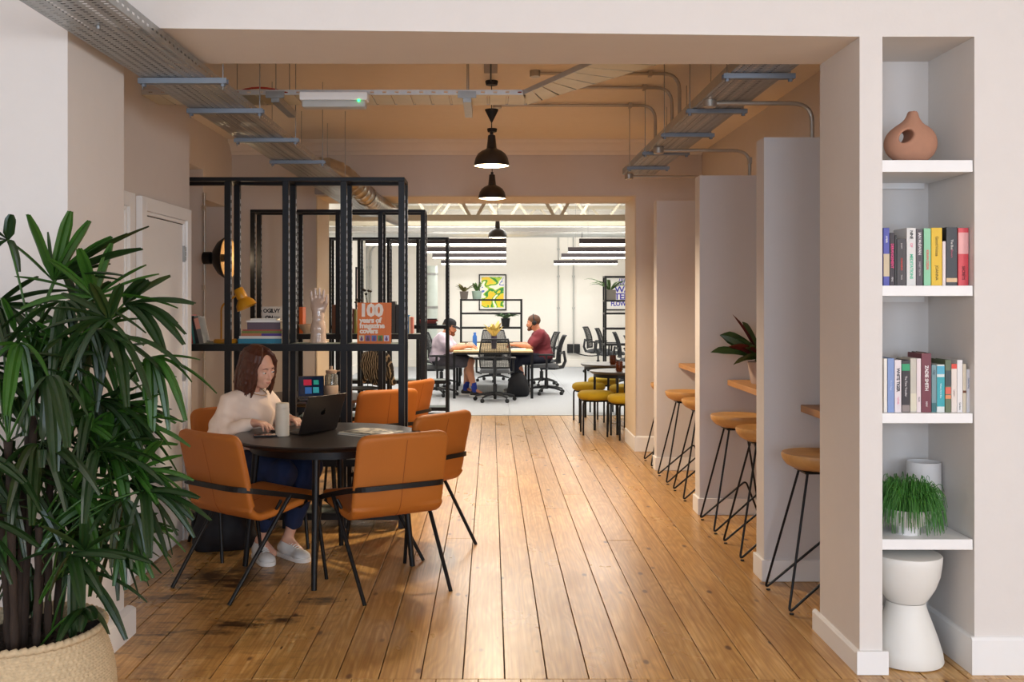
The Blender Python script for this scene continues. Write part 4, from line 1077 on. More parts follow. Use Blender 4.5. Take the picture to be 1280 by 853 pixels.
# hair: locks combed from a side parting over the skull to the shoulders
Hf = Field((-0.17,-0.06,0.86), (0.17,0.32,1.29), 0.0035)
rh = random.Random(5)
Rm = HM.to_3x3()
Hf.ell(HM @ Vector((0,-0.024,0.034)), (0.084,0.098,0.088), 0.01, R=Rm)
for i in range(150):
    ph = math.radians(rh.uniform(38, 322)); s_, c_ = math.sin(ph), math.cos(ph)
    sp = rh.uniform(0.96, 1.08); lo = rh.uniform(-0.165, -0.120); wa = rh.uniform(0, 6.28); am = rh.uniform(0.003, 0.009)
    fr = min(1.0, max(0.0, (c_-0.25)/0.5))                     # 1 for the locks that frame the face
    sd = math.copysign(1, s_)
    pts = []
    for q in range(10):
        u = q/9
        if u < 0.42:                                            # over the skull
            th = u/0.42*math.radians(96); rx, ry, rz_ = 0.087*sp, 0.100*sp, 0.092
            x, y, z = math.sin(th)*rx*s_, math.sin(th)*ry*c_-0.022, math.cos(th)*rz_+0.034
            x += 0.012*(1-u/0.42)
            y += fr*0.03*(1-u/0.42)
        else:                                                   # hanging, with a wave
            k = (u-0.42)/0.58; fl = 0.012*math.sin(k*math.pi*0.8)
            x, y, z = (0.087*sp+fl)*s_, (0.097*sp+fl)*c_-0.022, 0.024+(lo-0.024)*k
            x += am*math.sin(k*9+wa)*(0.3+k); y += am*math.cos(k*8+wa)*(0.3+k)
        if fr > 0:
            y = min(y, 0.075-0.03*max(0, u-0.3)); x = x*(1-fr)+(sd*max(abs(x), 0.070*min(1, u*2.6)+0.006*math.sin(u*9+wa)))*fr
        pts.append((x, y, z))
    Hf.chain([HM @ Vector(q) for q in pts], [0.006,0.0085,0.009,0.009,0.009,0.009,0.0088,0.0085,0.007,0.003], 0.0045)
# open the face
Hf.ell(HM @ Vector((0.0,0.105,-0.052)), (0.057,0.064,0.108), 0.006, 'sub', R=Rm)
obj('hair', Hf.mesh('hair', 1), HAIRB, W)['label'] = 'auburn shoulder-length hair with side parting'
# sweater
KNIT = mat('cream_sweatshirt', '#f0dccb', 0.95, var=0.05, scale=8, bump=0.12, bscale=260)
S = Field((-0.42,-0.26,0.40), (0.42,0.44,1.02), 0.006)
S.ell((0,-0.01,0.54), (0.185,0.145,0.11), 0.05).cone((0,0.005,0.58), (0,0.045,0.78), 0.142, 0.14, 0.06).ell((0,0.045,0.82), (0.158,0.12,0.13), 0.05)
S.cone((-0.115,0.045,0.888), (0.115,0.045,0.888), 0.056, 0.056, 0.05).ell((0,0.055,0.93), (0.085,0.07,0.04), 0.05)
S.cone((0,0.10,0.60), (0,0.09,0.80), 0.07, 0.06, 0.05)
for s in (1,-1):
    m1 = vlerp(sh[s], el[s], 0.6); m2 = vlerp(el[s], wr[s], 0.72)
    S.chain([sh[s], m1, el[s]], [0.056,0.060,0.056], 0.035); S.chain([el[s], m2], [0.056,0.046], 0.03); S.chain([m2, vlerp(el[s],wr[s],0.93)], [0.040,0.034], 0.012)
S.ripple(0.0038, 26, 31, 38).ripple(0.0022, -52, 40, 61, 1.0)
S.cone((0,0.075,0.98), (0,0.11,1.10), 0.054, 0.06, 0.008, 'sub')
obj('sweater', S.mesh('sweater', 2), KNIT, W)['label'] = 'loose cream sweatshirt'
# necklace with a small round pendant
nk = [Vector((0.060*math.sin(a), 0.085+0.060*math.cos(a), 0.985-0.030*(1+math.cos(a))*0.9)) for a in [math.radians(q) for q in range(-120,121,15)]]
GOLD = mat('gold_chain', '#d9a94f', 0.3, 0.9)
# jeans
DEN = mat('dark_blue_denim', '#1d2b4d', 0.9, var=0.25, scale=10, bump=0.15, bscale=300)
J = Field((-0.28,-0.22,0.14), (0.28,0.60,0.72), 0.006)
J.ell((0,-0.015,0.545), (0.178,0.14,0.115), 0.05)
for s in (1,-1):
    J.chain([(s*0.088,0.02,0.530), vlerp((s*0.088,0.02,0.53), kn[s], 0.55), kn[s]], [0.094,0.083,0.068], 0.04)
    J.chain([kn[s], vlerp(kn[s], an[s], 0.35), vlerp(kn[s], an[s], 0.70)], [0.068,0.064,0.052], 0.03)
    J.cone(vlerp(kn[s], an[s], 0.66), vlerp(kn[s], an[s], 0.73), 0.056, 0.055, 0.004)
J.ripple(0.003, 30, 44, 40).ripple(0.002, 70, -50, 30)
obj('jeans', J.mesh('jeans', 1), DEN, W)['label'] = 'dark blue denim jeans with turned-up hems'
SHOE = mat('white_canvas_shoe', '#d9d8d4', 0.8, var=0.05, scale=25, bump=0.08)
SOLE = mat('white_rubber_sole', '#e6e4df', 0.6)
def shoe(parent, ankle, yaw, m_up, m_sole, L=0.25, lace=None, pitch=0.0, z0=0.0):
    M = Matrix.Translation((ankle[0], ankle[1], z0)) @ Matrix.Rotation(yaw, 4, 'Z') @ Matrix.Rotation(pitch, 4, 'X')
    f = Field((-0.07,-0.09,0.0), (0.07,0.24,0.14), 0.005)
    f.cone((0,-0.03,0.048), (0,0.02,0.050), 0.034, 0.036, 0.02).cone((0,0.02,0.046), (0.003,0.14,0.030), 0.039, 0.030, 0.03).cone((0,-0.016,0.06), (0,0.004,0.088), 0.033, 0.034, 0.02).cone((0,0.03,0.07),(0,0.07,0.062),0.026,0.022,0.015)
    f.ell((0.002,0.15,0.03), (0.046,0.055,0.032), 0.02); f.above(0.014)
    f.cone((0,0.005,0.09), (0,0.0,0.15), 0.028, 0.030, 0.004, 'sub')
    me = f.mesh('upper', 1); me.transform(M); u = obj('shoe', me, m_up, parent)
    pts = [(0.036*math.cos(a), -0.035+0.038*math.sin(a)) for a in [math.radians(q) for q in range(180,361,20)]]+[(0.047,0.09),(0.049,0.15)]+[(0.002+0.046*math.cos(a),0.155+0.055*math.sin(a)) for a in [math.radians(q) for q in range(10,171,20)]]+[(-0.046,0.14),(-0.042,0.08)]
    obj('sole', MB().prism(pts, 0.0, 0.024).xf(M), m_sole, u, 30, 0.004)
    if lace:
        lc = MB()
        for i in range(5): lc.tube([M @ Vector((-0.020,0.055+i*0.017,0.089-i*0.0055)), M @ Vector((0,0.055+i*0.017,0.0965-i*0.0058)), M @ Vector((0.020,0.055+i*0.017,0.089-i*0.0055))], 0.003, 5)
        obj('laces', lc, lace, u)
shoe(W, (an[1][0], an[1][1]-0.01), -0.45, SHOE, SOLE, lace=SOLE)
shoe(W, (an[-1][0], an[-1][1]-0.01), -0.15, SHOE, SOLE, lace=SOLE)

# ---- the two men in the office
def seated_man(label, loc, heading, shirt, trousers, shorts, hm, shoe_m, sock, feet=0.33, h=0.007, low=0.0):
    def q_(p): return (p[0], p[1], p[2]-low*max(0.0, p[2]-0.6)/0.6)
    P = thing('person', label, 'person', loc, rot_to(*heading))
    M = Matrix.Translation(q_((0.0,0.12,1.19))) @ Matrix.Rotation(math.radians(hm), 4, 'X')
    sh = {s: q_((s*0.195,0.03,0.985)) for s in (1,-1)}; el = {s: q_((s*0.255,0.17,0.77)) for s in (1,-1)}; wr = {s: (s*0.14,0.40,0.775) for s in (1,-1)}
    kn = {s: (s*0.13,0.44,0.53) for s in (1,-1)}; an = {1: (0.13,feet+0.10,0.10), -1: (-0.13,feet-0.06,0.10)}
    b = Field((-0.4,-0.26,0.0), (0.4,0.72,1.36), h)
    b.ell((0,-0.02,0.56), (0.17,0.13,0.12), 0.04).cone((0,-0.02,0.62), q_((0,0.01,0.84)), 0.13, 0.135, 0.05).ell(q_((0,0.015,0.89)), (0.17,0.11,0.14), 0.05)
    b.cone(q_((-0.16,0.03,0.99)), q_((0.16,0.03,0.99)), 0.055, 0.055, 0.05).cone(q_((0,0.035,0.99)), q_((0,0.085,1.12)), 0.06, 0.056, 0.03)
    for s in (1,-1):
        b.chain([sh[s], el[s], vlerp(el[s],wr[s],0.35), wr[s]], [0.056,0.043,0.044,0.028], 0.02)
        hand(b, wr[s], (-s*0.1,1,0.0), (0,0,1), -s, 0.25, 1.05)
        b.chain([(s*0.10,0.02,0.55), kn[s], vlerp(kn[s],an[s],0.35)-Vector((0,0.02,0)), an[s]], [0.088,0.060,0.058,0.036], 0.03)
        b.cone(an[s], (an[s][0],an[s][1]+0.11,0.045), 0.036, 0.028, 0.02)
    head(b, M, True)
    obj('body', b.mesh('body', 1), SKIN2, P)
    c = Field((-0.4,-0.3,0.46), (0.4,0.5,1.14), h)
    c.ell((0,-0.02,0.58), (0.205,0.165,0.11), 0.05).cone((0,-0.02,0.64), q_((0,0.01,0.84)), 0.158, 0.160, 0.06).ell(q_((0,0.015,0.89)), (0.205,0.14,0.15), 0.05)
    c.cone(q_((-0.165,0.025,0.985)), q_((0.165,0.025,0.985)), 0.072, 0.072, 0.06)
    for s in (1,-1): c.chain([sh[s], vlerp(sh[s],el[s],0.75)], [0.080,0.072], 0.04)
    c.ripple(0.005, 22, 30, 26).ripple(0.003, -40, 30, 55)
    c.cone(q_((0,0.05,1.05)), q_((0,0.09,1.2)), 0.064, 0.07, 0.01, 'sub')
    obj('shirt', c.mesh('shirt', 2), shirt, P)
    t_ = Field((-0.32,-0.24,0.06), (0.32,0.62,0.74), h)
    t_.ell((0,-0.02,0.565), (0.19,0.155,0.12), 0.05)
    for s in (1,-1):
        if shorts: t_.chain([(s*0.10,0.02,0.555), vlerp((s*0.10,0.02,0.555),kn[s],0.82)], [0.110,0.092], 0.04)
        else: t_.chain([(s*0.10,0.02,0.555), kn[s], vlerp(kn[s],an[s],0.9)], [0.105,0.078,0.056], 0.04)
    t_.ripple(0.003, 30, 44, 40)
    obj('shorts' if shorts else 'trousers', t_.mesh('trousers', 1), trousers, P)
    for s in (1,-1):
        q = vlerp(an[s], kn[s], 0.0); q2 = vlerp(an[s], kn[s], 0.26)
        if sock: obj('sock', MB().tube([q+Vector((0,0,-0.03)), q, q2], [0.046,0.044,0.047], 14), sock, P, angle=60)
        shoe(P, (an[s][0], an[s][1]-0.01), 0.0, shoe_m, SOLE)
    return P, M
PINK = mat('pale_lilac_tshirt', '#d6c3d2', 0.9, var=0.06, scale=8)
STRIPE = bpy.data.materials.new('striped_lilac_tshirt'); STRIPE.use_nodes = True
_n = STRIPE.node_tree.nodes; _l = STRIPE.node_tree.links; _w = _n.new('ShaderNodeTexWave'); _t = _n.new('ShaderNodeTexCoord'); _m = _n.new('ShaderNodeMapping')
_m.inputs['Scale'].default_value = (6,6,26); _l.new(_t.outputs['Object'], _m.inputs[0]); _l.new(_m.outputs[0], _w.inputs['Vector']); _w.bands_direction = 'Z'; _w.inputs['Scale'].default_value = 1.0; _w.inputs['Distortion'].default_value = 0.6
_r = _n.new('ShaderNodeValToRGB'); _r.color_ramp.elements[0].color = rgb('#c3a9c4'); _r.color_ramp.elements[1].color = rgb('#ece4ea'); _l.new(_w.outputs['Fac'], _r.inputs[0]); _l.new(_r.outputs[0], _n['Principled BSDF'].inputs['Base Color']); _n['Principled BSDF'].inputs['Roughness'].default_value = 0.9
GINGER = mat('ginger_beard', '#7a3d1c', 0.7, var=0.3, scale=30)
P1, M1 = seated_man('man in a black cap, lilac striped T-shirt and grey shorts writing at the bench desk', (-0.76, 15.45, 0), (1.0, -0.06), STRIPE, mat('grey_shorts','#57535a',0.9,var=0.1), True, -12, mat('black_shoe','#231d1c',0.6), mat('blue_sock','#2a3f9a',0.9), feet=0.42, low=0.13)
def beard(P, M, m):
    c_ = np.array(M.translation); f = Field(c_-0.16, c_+0.16, 0.004)
    R = M.to_3x3()
    f.cone(M @ Vector((0,0.045,-0.078)), M @ Vector((0,0.080,-0.098)), 0.044, 0.028, 0.02)
    for s in (1,-1):
        f.cone(M @ Vector((s*0.058,0.008,-0.025)), M @ Vector((s*0.034,0.064,-0.078)), 0.017, 0.022, 0.02)
        f.cone(M @ Vector((s*0.004,0.103,-0.048)), M @ Vector((s*0.028,0.086,-0.064)), 0.007, 0.009, 0.01)
    f.ell(M @ Vector((0,0.115,-0.062)), (0.02,0.018,0.008), 0.004, 'sub', R=R); f.ripple(0.0016, 160, 130, 190)
    obj('beard', f.mesh('beard', 1), m, P)
beard(P1, M1, GINGER); face_bits(P1, M1, GINGER, mat('man_lips','#a5604f',0.5), True)
f = Field(np.array(M1.translation)-0.17, np.array(M1.translation)+0.17, 0.005); f.ell(M1 @ Vector((0,-0.02,0.020)), (0.081,0.100,0.090), 0.01, R=M1.to_3x3()); f.ell(M1 @ Vector((0,0.09,-0.05)), (0.075,0.10,0.08), 0.006, 'sub', R=M1.to_3x3()); f.above(M1.translation.z-0.09)
obj('hair', f.mesh('hair', 1), mat('dark_brown_hair','#3a2418',0.6,var=0.3), P1)
capm = MB().lathe([(0.088,0.0),(0.090,0.02),(0.084,0.055),(0.064,0.082),(0.03,0.096),(0,0.099)], 28).xf(M1 @ Matrix.Translation((0,-0.008,0.042)) @ Matrix.Diagonal((0.96,1.15,1,1)))
CAP = mat('black_cap_cloth','#26262a',0.9)
hat = obj('cap', capm, CAP, P1, angle=60)
obj('cap_peak', MB().grid(lambda u, v: M1 @ Vector(((u-0.5)*0.16*(1-0.35*v*v), 0.068+0.10*v-0.10*(u-0.5)**2*(1-v), 0.046-0.02*v-0.10*(u-0.5)**2)), 10, 5), CAP, hat, angle=180, solid=0.004)
obj('button', MB().lathe([(0,0.003),(0.006,0),(0,-0.002)], 8, M1 @ Vector((0,-0.008,0.142))), CAP, hat)
obj('wristwatch', MB().tube([Vector((-0.163,0.36,0.775))+Vector((0.034*math.cos(a),0,0.034*math.sin(a))) for a in [i*math.pi/8 for i in range(16)]], 0.008, 6, closed=True), BLACKM, P1)
P2, M2 = seated_man('bearded man with headphones and maroon T-shirt typing at the bench desk', (0.80, 15.9, 0), (-1.0, 0.0), mat('maroon_tshirt','#7c3038',0.9,var=0.1,scale=8), mat('navy_trousers','#2a2d3d',0.9), False, -6, mat('grey_shoe','#8b8886',0.7), None, feet=0.30, low=0.07)
beard(P2, M2, mat('brown_beard','#6a3e24',0.7,var=0.3)); face_bits(P2, M2, mat('brown_beard','#6a3e24'), mat('man_lips','#a5604f'), True)
f = Field(np.array(M2.translation)-0.18, np.array(M2.translation)+0.18, 0.005); f.ell(M2 @ Vector((0,-0.018,0.038)), (0.083,0.103,0.092), 0.01, R=M2.to_3x3()); f.ell(M2 @ Vector((0,0.105,-0.045)), (0.09,0.105,0.095), 0.01, 'sub', R=M2.to_3x3()); f.ripple(0.0015,150,120,140)
obj('hair', f.mesh('hair', 1), mat('short_brown_hair','#5c3a24',0.6,var=0.3), P2)
hp = obj('headphones', MB().tube([M2 @ Vector((0.092*math.cos(a), -0.01, 0.0+0.135*math.sin(a))) for a in [math.radians(q) for q in range(0,181,15)]], 0.009, 8), BLACKM, P2, angle=60)
for s in (1,-1): obj('ear_cup', MB().lathe([(0,-0.012),(0.030,-0.012),(0.038,0.0),(0.036,0.016),(0.026,0.024),(0,0.024)], 20, M2 @ Vector((s*0.086,-0.01,-0.004)), M2.to_3x3() @ Vector((s,0,0))), BLACKM, hp)
nk_o = obj('necklace', MB().tube([Vector((v.x, v.y+0.035*(0.5+0.5*math.cos(i*2*math.pi/16-math.pi)) , v.z)) for i, v in enumerate(nk)], 0.0018, 5), GOLD, W)
# ================================================================== PLANTS
LEAF = mat('palm_leaf_green', '#1d3412', 0.36, var=0.45, scale=9, stretch=(1,1,0.4), spec=0.5)
LEAF2 = mat('palm_leaf_fresh', '#2f5518', 0.36, var=0.35, scale=9)
CANE = mat('fibrous_cane', '#33251b', 0.9, var=0.45, scale=30, stretch=(1,1,0.3), bump=0.4, bscale=90)
def blade(mb, H, T, w, lift, blunt=True, n=9, roll=0.0):
    """pleated strap leaflet from H to T, arched by lift"""
    H, T = Vector(H), Vector(T); C = (H+T)/2+Vector((0,0,lift)); pts = bezier(H, C, T, n)
    vs = []
    for i, p in enumerate(pts):
        t = i/n; tg = (pts[min(i+1,n)]-pts[max(i-1,0)]).normalized()
        side = tg.cross(Vector((0,0,1)))
        side = side.normalized() if side.length > 0.05 else Vector((1,0,0))
        side = (Matrix.Rotation(roll, 3, tg) @ side)
        up = side.cross(tg).normalized()
        ww = w*min(1.0, 0.18+t/0.28)*(1.0 if t < 0.75 else (1-(t-0.75)/0.25*(0.55 if blunt else 0.95)))
        for u, z in ((-1,0.0),(-0.5,-0.10),(0,0.10),(0.5,-0.10),(1,0.0)): vs.append(p+side*ww*0.5*u+up*ww*z*1.1)
    mb.add(vs, [(i*5+k, i*5+k+1, (i+1)*5+k+1, (i+1)*5+k) for i in range(n) for k in range(4)])
R_ = random.Random(21)
palm = thing('potted_palm', 'tall lady palm with dark fan leaves in a woven basket', 'potted plant', (-1.56, 3.32, 0))
# basket: coiled seagrass rows with a woven surface
BASK = mat('seagrass_weave', '#c6ae8a', 0.9, var=0.30, scale=60, bump=0.25, bscale=220)
def bask(u, v):
    a = u*2*math.pi; z = 0.008+0.395*v
    r = 0.265+0.035*math.sin(min(1,v*1.15)*math.pi*0.75)-0.045*v*v
    rows = math.sin(v*math.pi*44); tw = math.sin(a*95+ (1.57 if int(v*22) % 2 else -1.57))
    r += 0.0045*abs(rows)+0.0034*tw*abs(rows)
    return (r*math.cos(a), r*math.sin(a), z)
bk = obj('basket', MB().grid(bask, 380, 132), BASK, palm, angle=180)
obj('basket_rim', MB().tube([(0.254*math.cos(a)+0.003*math.sin(a*60)*math.cos(a), 0.254*math.sin(a), 0.402+0.004*math.sin(a*60)) for a in [i*math.pi/180 for i in range(0,360,2)]], 0.012, 8, closed=True), BASK, bk, angle=180)
obj('basket_floor', MB().lathe([(0,0.001),(0.262,0.001),(0.265,0.012),(0,0.012)], 40), BASK, bk)
obj('soil', MB().grid(lambda u, v: (0.25*v*math.cos(u*6.2832), 0.25*v*math.sin(u*6.2832), 0.355+0.02*math.sin(u*40)*math.sin(v*17)), 48, 10), mat('dark_soil','#2a1f16',0.95,var=0.4,scale=40,bump=0.5), palm, angle=180)
canes = []
for i in range(13):
    a = R_.uniform(0,6.28); rr = R_.uniform(0.03,0.17); bx, by = rr*math.cos(a), rr*math.sin(a)
    h = R_.uniform(0.75,1.35); tx, ty = bx*1.6+R_.uniform(-0.06,0.06), by*1.4+R_.uniform(-0.06,0.04)
    pts = [Vector((bx+(tx-bx)*t**1.3, by+(ty-by)*t**1.3, 0.35+(h-0.35)*t)) for t in [k/14 for k in range(15)]]
    rs = [0.010+0.004*((k*7) % 3)/2 for k in range(15)]
    obj('cane', MB().tube(pts, rs, 8), CANE, palm, angle=60); canes.append(pts)
def fan(hub, tips, d, w=0.040, dz=0.0):
    """fan leaf: hub and tip pixels on the photograph at distance d; tips fall a little nearer or farther"""
    O = Vector(palm.location); H = at(hub[0], hub[1], d)-O
    mb = MB()
    for tx, ty in tips:
        dd = d+R_.uniform(-0.16,0.06); T = at(tx, ty, dd)-O; L = (T-H).length
        T = T
        lift = 0.10*L+max(0, (H.z-T.z))*0.45*R_.uniform(0.6,1.1)
        blade(mb, H, T, w*R_.uniform(0.85,1.15), lift, roll=R_.uniform(-0.5,0.5))
    near = min((p for c in canes for p in c), key=lambda p: (p-(H-Vector((0,0,0.22)))).length)
    lf = obj('fan_leaf', mb, LEAF if R_.random() < 0.72 else LEAF2, palm, angle=60)
    obj('leaf_stalk', MB().tube(bezier(near, (near+H)/2+Vector((0,0,0.05)), H, 8), 0.004, 6), LEAF2, lf, angle=60)
def ring(hub, L, a0, a1, n, sq=0.75):
    return [(hub[0]+L*R_.uniform(0.85,1.1)*math.cos(math.radians(a)), hub[1]-L*R_.uniform(0.85,1.1)*math.sin(math.radians(a))*sq+ (18 if 30 < a < 150 else 26)) for a in [a0+(a1-a0)*i/(n-1) for i in range(n)]]
explicit = [
 ((67,352), [(88,264),(112,276),(35,268),(140,296),(8,300),(60,290)], 3.36),
 ((70,350), [(186,283),(178,311),(156,345),(160,292),(150,350),(138,330)], 3.28),
 ((155,380), [(213,345),(243,380),(221,405),(230,431),(185,350),(232,418),(205,440)], 3.30),
 ((116,413), [(77,464),(151,457),(123,478),(60,430),(160,430),(100,480)], 3.18),
 ((186,447), [(271,492),(250,450),(232,526),(211,538),(190,540),(180,500),(240,478)], 3.26),
 ((134,508), [(179,456),(207,489),(228,528),(214,512),(176,545),(196,556)], 3.34),
 ((48,556), [(40,657),(0,595),(125,619),(82,640),(10,640),(96,585)], 3.02),
 ((154,624), [(180,698),(139,710),(125,687),(165,712),(112,668)], 3.20),
 ((158,606), [(242,650),(222,670),(209,696),(235,599),(215,584),(228,630)], 3.32),
 ((88,694), [(103,760),(158,698),(128,745),(60,750),(140,725)], 3.12),
 ((106,760), [(136,793),(73,802),(100,790),(118,775)], 3.16),
 ((10,300), [(-40,270),(-20,330),(14,268),(-50,300),(24,340)], 3.30),
 ((135,560), [(200,575),(185,600),(222,556),(160,640),(150,520)], 3.30),
 ((100,390), [(128,330),(138,352),(104,322),(80,340),(150,395)], 3.40),
 ((25,430), [(-30,500),(8,520),(40,520),(60,470),(-40,440)], 3.06),
 ((60,470), [(52,585),(20,545),(85,560),(110,520),(70,590)], 2.98),
]
for h_, tp, d in explicit: fan(h_, tp, d)
for i in range(54):
    hx = R_.uniform(-70, 140); hy = R_.uniform(350, 720); d = R_.uniform(3.08, 3.58)
    base = R_.choice((20, 160, 90, 200, 340, 270))
    fan((hx, hy), ring((hx, hy), R_.uniform(75, 110), base-80, base+80, R_.randint(5,8)), d, 0.036)
for i in range(14):
    hx = R_.uniform(70, 185); hy = R_.uniform(470, 690); d = R_.uniform(3.18, 3.45)
    base = R_.choice((10, 350, 300, 330, 40)); fan((hx, hy), ring((hx, hy), R_.uniform(60, 85), base-75, base+75, R_.randint(5,7)), d, 0.034)
# ---- trailing plant in the niche
t = thing('trailing_plant', 'trailing green plant spilling over a footed white bowl', 'potted plant', (1.712, 4.09, 0.537))
CER = mat('white_ceramic', '#dedcda', 0.6, var=0.03)
bo = obj('bowl', MB().lathe([(0,0),(0.045,0),(0.046,0.022),(0.05,0.03),(0.082,0.05),(0.092,0.075),(0.094,0.105),(0.088,0.106),(0.084,0.08),(0,0.07)], 40), CER, t, angle=40)
obj('soil', MB().lathe([(0,0.094),(0.088,0.094),(0.086,0.088),(0,0.086)], 24), mat('dark_soil','#2a1f16'), bo)
TR_ = mat('fresh_stem_green', '#3f7a2a', 0.5, var=0.4, scale=30)
st = MB(); R2 = random.Random(8)
for i in range(1000):
    a = R2.uniform(0,6.28); r0 = 0.06*math.sqrt(R2.random()); p0 = Vector((r0*math.cos(a), r0*math.sin(a), 0.10))
    out = R2.uniform(0.03,0.105); up = R2.uniform(0.08,0.145)*(1-0.35*out/0.105); a2 = a+R2.uniform(-1.1,1.1); dr = R2.uniform(0.02,0.21)*(0.3+0.7*out/0.105)
    p1 = p0+Vector((math.cos(a2)*out*0.85, math.sin(a2)*out*0.85, up*1.75)); p2 = p0+Vector((math.cos(a2)*out, math.sin(a2)*out, up-dr))
    if p2.x < -0.142: p2.x = -0.142
    p2.z = max(p2.z, 0.02)
    st.tube(bezier(p0,p1,p2,5), [0.0016,0.0018,0.0017,0.0015,0.0013,0.0009], 4, cap=False)
o = obj('trailing_stems', st, TR_, t, angle=180); o['kind'] = 'stuff'
# ---- potted plant on the bar ledge
t = thing('potted_plant', 'dark-leaved prayer plant in a blush pot on the oak bar ledge', 'potted plant', (1.80, 6.58, 0.94))
obj('pot', MB().lathe([(0,0),(0.075,0),(0.08,0.01),(0.10,0.14),(0.10,0.145),(0.092,0.145),(0.085,0.12),(0,0.115)], 36), mat('blush_pot','#b9a69c',0.7,var=0.05), t, angle=40)
obj('soil', MB().lathe([(0,0.125),(0.089,0.125),(0,0.122)], 20), mat('dark_soil','#2a1f16'), t)
STRO = mat('prayer_leaf', '#3c5227', 0.4, var=0.7, scale=7, stretch=(1,6,1)); STRM = mat('maroon_leaf', '#5a2020', 0.45, var=0.4)
for i, (dx, dy, dz, w_, mm) in enumerate(((-0.33,-0.05,0.06,0.085,0),(-0.26,0.02,0.17,0.085,0),(-0.21,-0.10,0.31,0.035,1),(-0.20,-0.08,-0.02,0.09,0),(-0.03,-0.02,0.30,0.03,1),(0.08,-0.1,0.24,0.055,0),(0.16,0.05,0.20,0.05,0),(0.10,-0.16,0.05,0.06,0),(-0.08,-0.18,0.0,0.055,0),(0.02,0.14,0.24,0.05,0),(-0.10,0.12,0.22,0.05,1),(0.2,-0.05,0.02,0.05,0),(0.02,-0.12,-0.01,0.08,1),(-0.18,0.06,0.12,0.09,0),(-0.12,-0.14,0.10,0.09,0),(-0.05,-0.2,0.14,0.08,0),(-0.24,-0.12,0.10,0.07,1),(-0.14,-0.05,0.26,0.07,0),(0.05,-0.08,0.16,0.09,0))):
    mb = MB(); blade(mb, (dx*0.12,dy*0.12,0.17), (dx*1.08,dy,0.15+dz), w_*1.3, 0.06, blunt=False, roll=R_.uniform(-1.0,1.0))
    lf = obj('leaf', mb, STRM if mm else STRO, t, angle=60)
    obj('leaf_stalk', MB().tube([(0,0,0.12),(dx*0.12,dy*0.12,0.17)], 0.005, 6), STRM, lf)
# ---- office plants
def small_plant(label, loc, pot, leaf, n, L, w_, up, pot_r=0.09, pot_h=0.15, seed=1, square=False):
    t = thing('potted_plant', label, 'potted plant', loc); r = random.Random(seed)
    if square: obj('pot', MB().box(-pot_r,pot_r,-pot_r,pot_r,0,pot_h), pot, t, bevel=0.006)
    else: obj('pot', MB().lathe([(0,0),(pot_r*0.8,0),(pot_r,pot_h*0.95),(pot_r,pot_h),(pot_r*0.9,pot_h),(pot_r*0.88,pot_h*0.9),(0,pot_h*0.9)], 24), pot, t, angle=40)
    for i in range(n):
        a = i*2.4+r.uniform(-0.3,0.3); l = L*r.uniform(0.6,1.1); e = up*r.uniform(0.5,1.1)
        mb = MB(); blade(mb, (0.01*math.cos(a),0.01*math.sin(a),pot_h*0.88), (l*math.cos(a),l*math.sin(a),pot_h+e*l), w_, 0.35*l, blunt=False, n=6)
        obj('leaf', mb, leaf, t, angle=60)
OL = mat('office_leaf', '#4d6b33', 0.45, var=0.4, scale=10)
OL2 = mat('office_leaf_bright', '#5a9a3a', 0.45, var=0.3, scale=10)
ZT = pz(374,19.4)
small_plant('spiky dracaena in a dark pot on top of the office rack', (px(580,19.5),19.52,ZT), mat('dark_stone_pot','#6a615c',0.8), mat('dracaena_leaf','#6f6a3a',0.5,var=0.5,scale=6), 16, 0.22, 0.045, 0.6, 0.085, 0.15, 2)
small_plant('cactus-like plant in a mint pot on top of the office rack', (px(596,19.5),19.60,ZT), mat('mint_pot','#9fb8ac',0.6), OL, 9, 0.12, 0.06, 1.6, 0.10, 0.16, 3)
small_plant('variegated trailing plant in a black pot on the office rack shelf', (px(632,19.5),19.55,pz(409,19.4)), BLACKM, mat('variegated_leaf','#7d9a70',0.5,var=0.5,scale=14), 44, 0.26, 0.07, 0.3, 0.09, 0.17, 4)
small_plant('arching fern in a square grey planter on the fern rack', (px(763,18.7),18.76,pz(375,18.6)), mat('grey_planter','#6f6a62',0.8), OL, 12, 0.55, 0.055, 0.35, 0.10, 0.19, 5, True)
small_plant('leafy green palm standing on the second bench desk', (3.1,17.6,0.72), mat('dark_stone_pot','#6a615c'), OL2, 26, 0.60, 0.06, 0.7, 0.12, 0.22, 6)
small_plant('yellow flowering stems in a purple vase on the bench desk', (0.05,15.6,0.72), mat('purple_vase','#3a3350',0.3), mat('yellow_petal','#c9b46a',0.6,var=0.4), 30, 0.17, 0.06, 1.3, 0.05, 0.20, 7)
